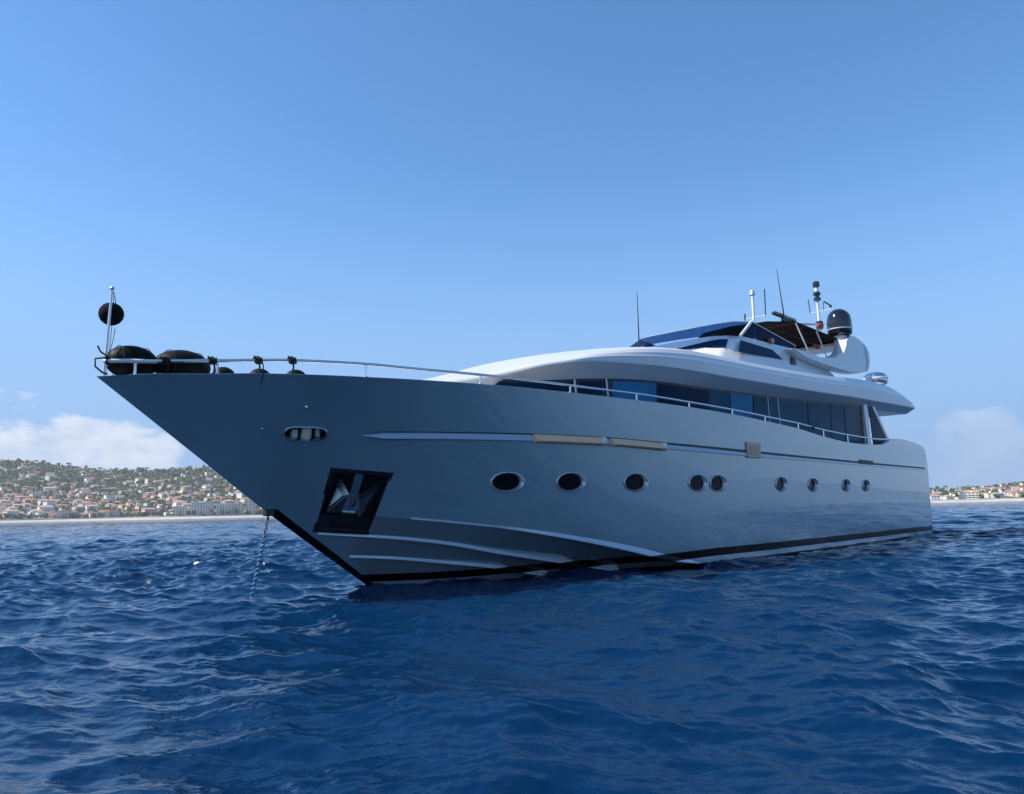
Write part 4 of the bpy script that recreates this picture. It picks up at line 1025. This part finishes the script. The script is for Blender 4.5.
mb = MB().tube([(-4.86, .02, 3.80), (-4.98, .04, 3.86), (-5.02, .02, 3.95)], .014, 6).tube([(-4.9, .05, 3.78), (-5.06, .06, 3.74), (-5.05, .05, 3.62), (-4.93, .03, 3.54), (-4.86, .02, 3.53)], .014, 6)
for k in range(4): mb.tube([(-4.89 + .03 * k, .05 * math.cos(t), 3.735 + .05 * math.sin(t)) for t in [2 * math.pi * q / 10 for q in range(10)]], .015, 6, close=True)
tag(carried('bow_rope', mb, ropeb, (-4.9, 0, 3.53)), 'black rope coiled round the foot of the jackstaff, ends sticking forward', 'rope', 'ropes knotted to the bow rail')
# anchor stowed in its pocket
mb = MB()
def anc(a, b, o): return pk(a, b, o)
mb.prism([anc(.42, .05, -.14), anc(.56, .05, -.14), anc(.60, .66, -.05), anc(.44, .66, -.05)], -pn * .07)
an = carried('anchor', mb, galv, pk(.5, .7, -.1), smooth=25)
base = pk(.5, .7, -.1)
fk = [[(.42, .38, -.02), (.13, .70, -.02), (.38, .70, -.09), (.48, .60, -.02)], [(.42, .38, -.02), (.20, .18, -.22), (.10, .52, -.22), (.13, .70, -.02)],
      [(.58, .40, -.02), (.92, .12, -.10), (.86, .60, -.16), (.74, .74, -.03)], [(.58, .40, -.02), (.74, .74, -.03), (.60, .68, -.10), (.52, .58, -.04)]]
for q in (0, 2):
    mb = MB()
    for pl in fk[q:q + 2]: mb.prism([anc(*t) for t in pl], -pn * .035)
    child('fluke', mb, galv, an, base, smooth=20)
child('crown_bar', MB().tube([anc(.40, .68, -.06), anc(.64, .68, -.06)], .05, 10), galv, an, base)
tag(an, 'grey galvanised anchor with broad flukes stowed in the square bow pocket', 'anchor')
# chain with a blue snubber line
top_, bot_ = Vector((-2.03, 0, 1.36)), Vector((-2.44, 0, -.55)); mb = MB(); Lc = (bot_ - top_).length; n = int(Lc / .075); dr_ = (bot_ - top_).normalized()
def chain_at(t): return top_.lerp(bot_, t) + Vector((.02, 0, 0)) * math.sin(math.pi * t)
for i in range(n):
    c = chain_at(i / n); sd_ = Vector((0, 1, 0)) if i % 2 else Vector((1, 0, .14)).normalized()
    mb.tube([c + dr_ * (.052 * math.cos(t)) + sd_ * (.026 * math.sin(t)) for t in [2 * math.pi * k / 10 for k in range(10)]], .0105, 6, close=True)
ch = carried('anchor_chain', mb, vary(material('dark_chain', (.10, .11, .12), .45, metal=.6), 20, .3), bot_)
sp = []
for i in range(110):
    t = .24 + .76 * i / 109; c = chain_at(t); q = i * 1.05; sp.append(c + Vector((.031 * math.cos(q), .031 * math.sin(q), 0)))
child('snubber_line', MB().tube(sp, .015, 6), bluerope, ch, bot_)
tag(ch, 'anchor chain wound with blue line hanging from the stem into the water', 'anchor chain')
part('stem_roller', MB().box((-2.12, -.07, 1.30), (-1.95, .07, 1.42)), dark, bevel=.02)
# canister and small flag
rb = (24.75, 2.15, 6.16)
rf = carried('life_raft_canister', MB().lathe(rb, [(.30, 0), (.42, .06), (.47, .16), (.48, .27), (.475, .34), (.44, .44), (.36, .52), (.2, .57), (.01, .58)], 28), steel, rb)
child('cradle', MB().box((24.5, 1.9, 5.85), (25.0, 2.4, 6.18)), silver, rf, rb)
child('strap', MB().lathe(rb, [(.485, .26), (.495, .27), (.495, .33), (.485, .34)], 28), white, rf, rb)
tag(rf, 'shiny round silver canister on the aft end of the upper roof', 'life raft')
fb_ = (20.2, 1.55, 7.2); rows = []
for i in range(8):
    x = 19.75 + .62 * i / 7; rows.append([(x, 1.55 + .04 * math.sin(i * 1.3), 7.38 - .03 * math.sin(i)), (x + .02, 1.55 + .05 * math.sin(i * 1.3 + .6), 7.22 - .02 * i / 7)])
fg = carried('flag', MB().grid(rows), redm, fb_); tag(fg, 'small red cloth hanging under the black flybridge awning', 'flag')
child('cord', MB().tube([(19.72, 1.55, 7.72), (19.75, 1.55, 7.2)], .012, 5), ropeb, fg, fb_)

# ------------------------------------------------------------------ sea air: one even volume round everything
hz = MB().box((-3200, -400, -20), (3200, 3600, 260)).build('haze', bpy.data.materials.new('haze_air'), smooth=0)
hz['kind'] = 'stuff'
hm = hz.data.materials[0]; hm.use_nodes = True; hm.node_tree.nodes.clear()
ho = hm.node_tree.nodes.new('ShaderNodeOutputMaterial'); hv = hm.node_tree.nodes.new('ShaderNodeVolumePrincipled')
hv.inputs['Density'].default_value = 0.00009; hv.inputs['Color'].default_value = (0.97, 0.98, 1.0, 1); hv.inputs['Anisotropy'].default_value = 0.3
hm.node_tree.links.new(hv.outputs[0], ho.inputs['Volume'])
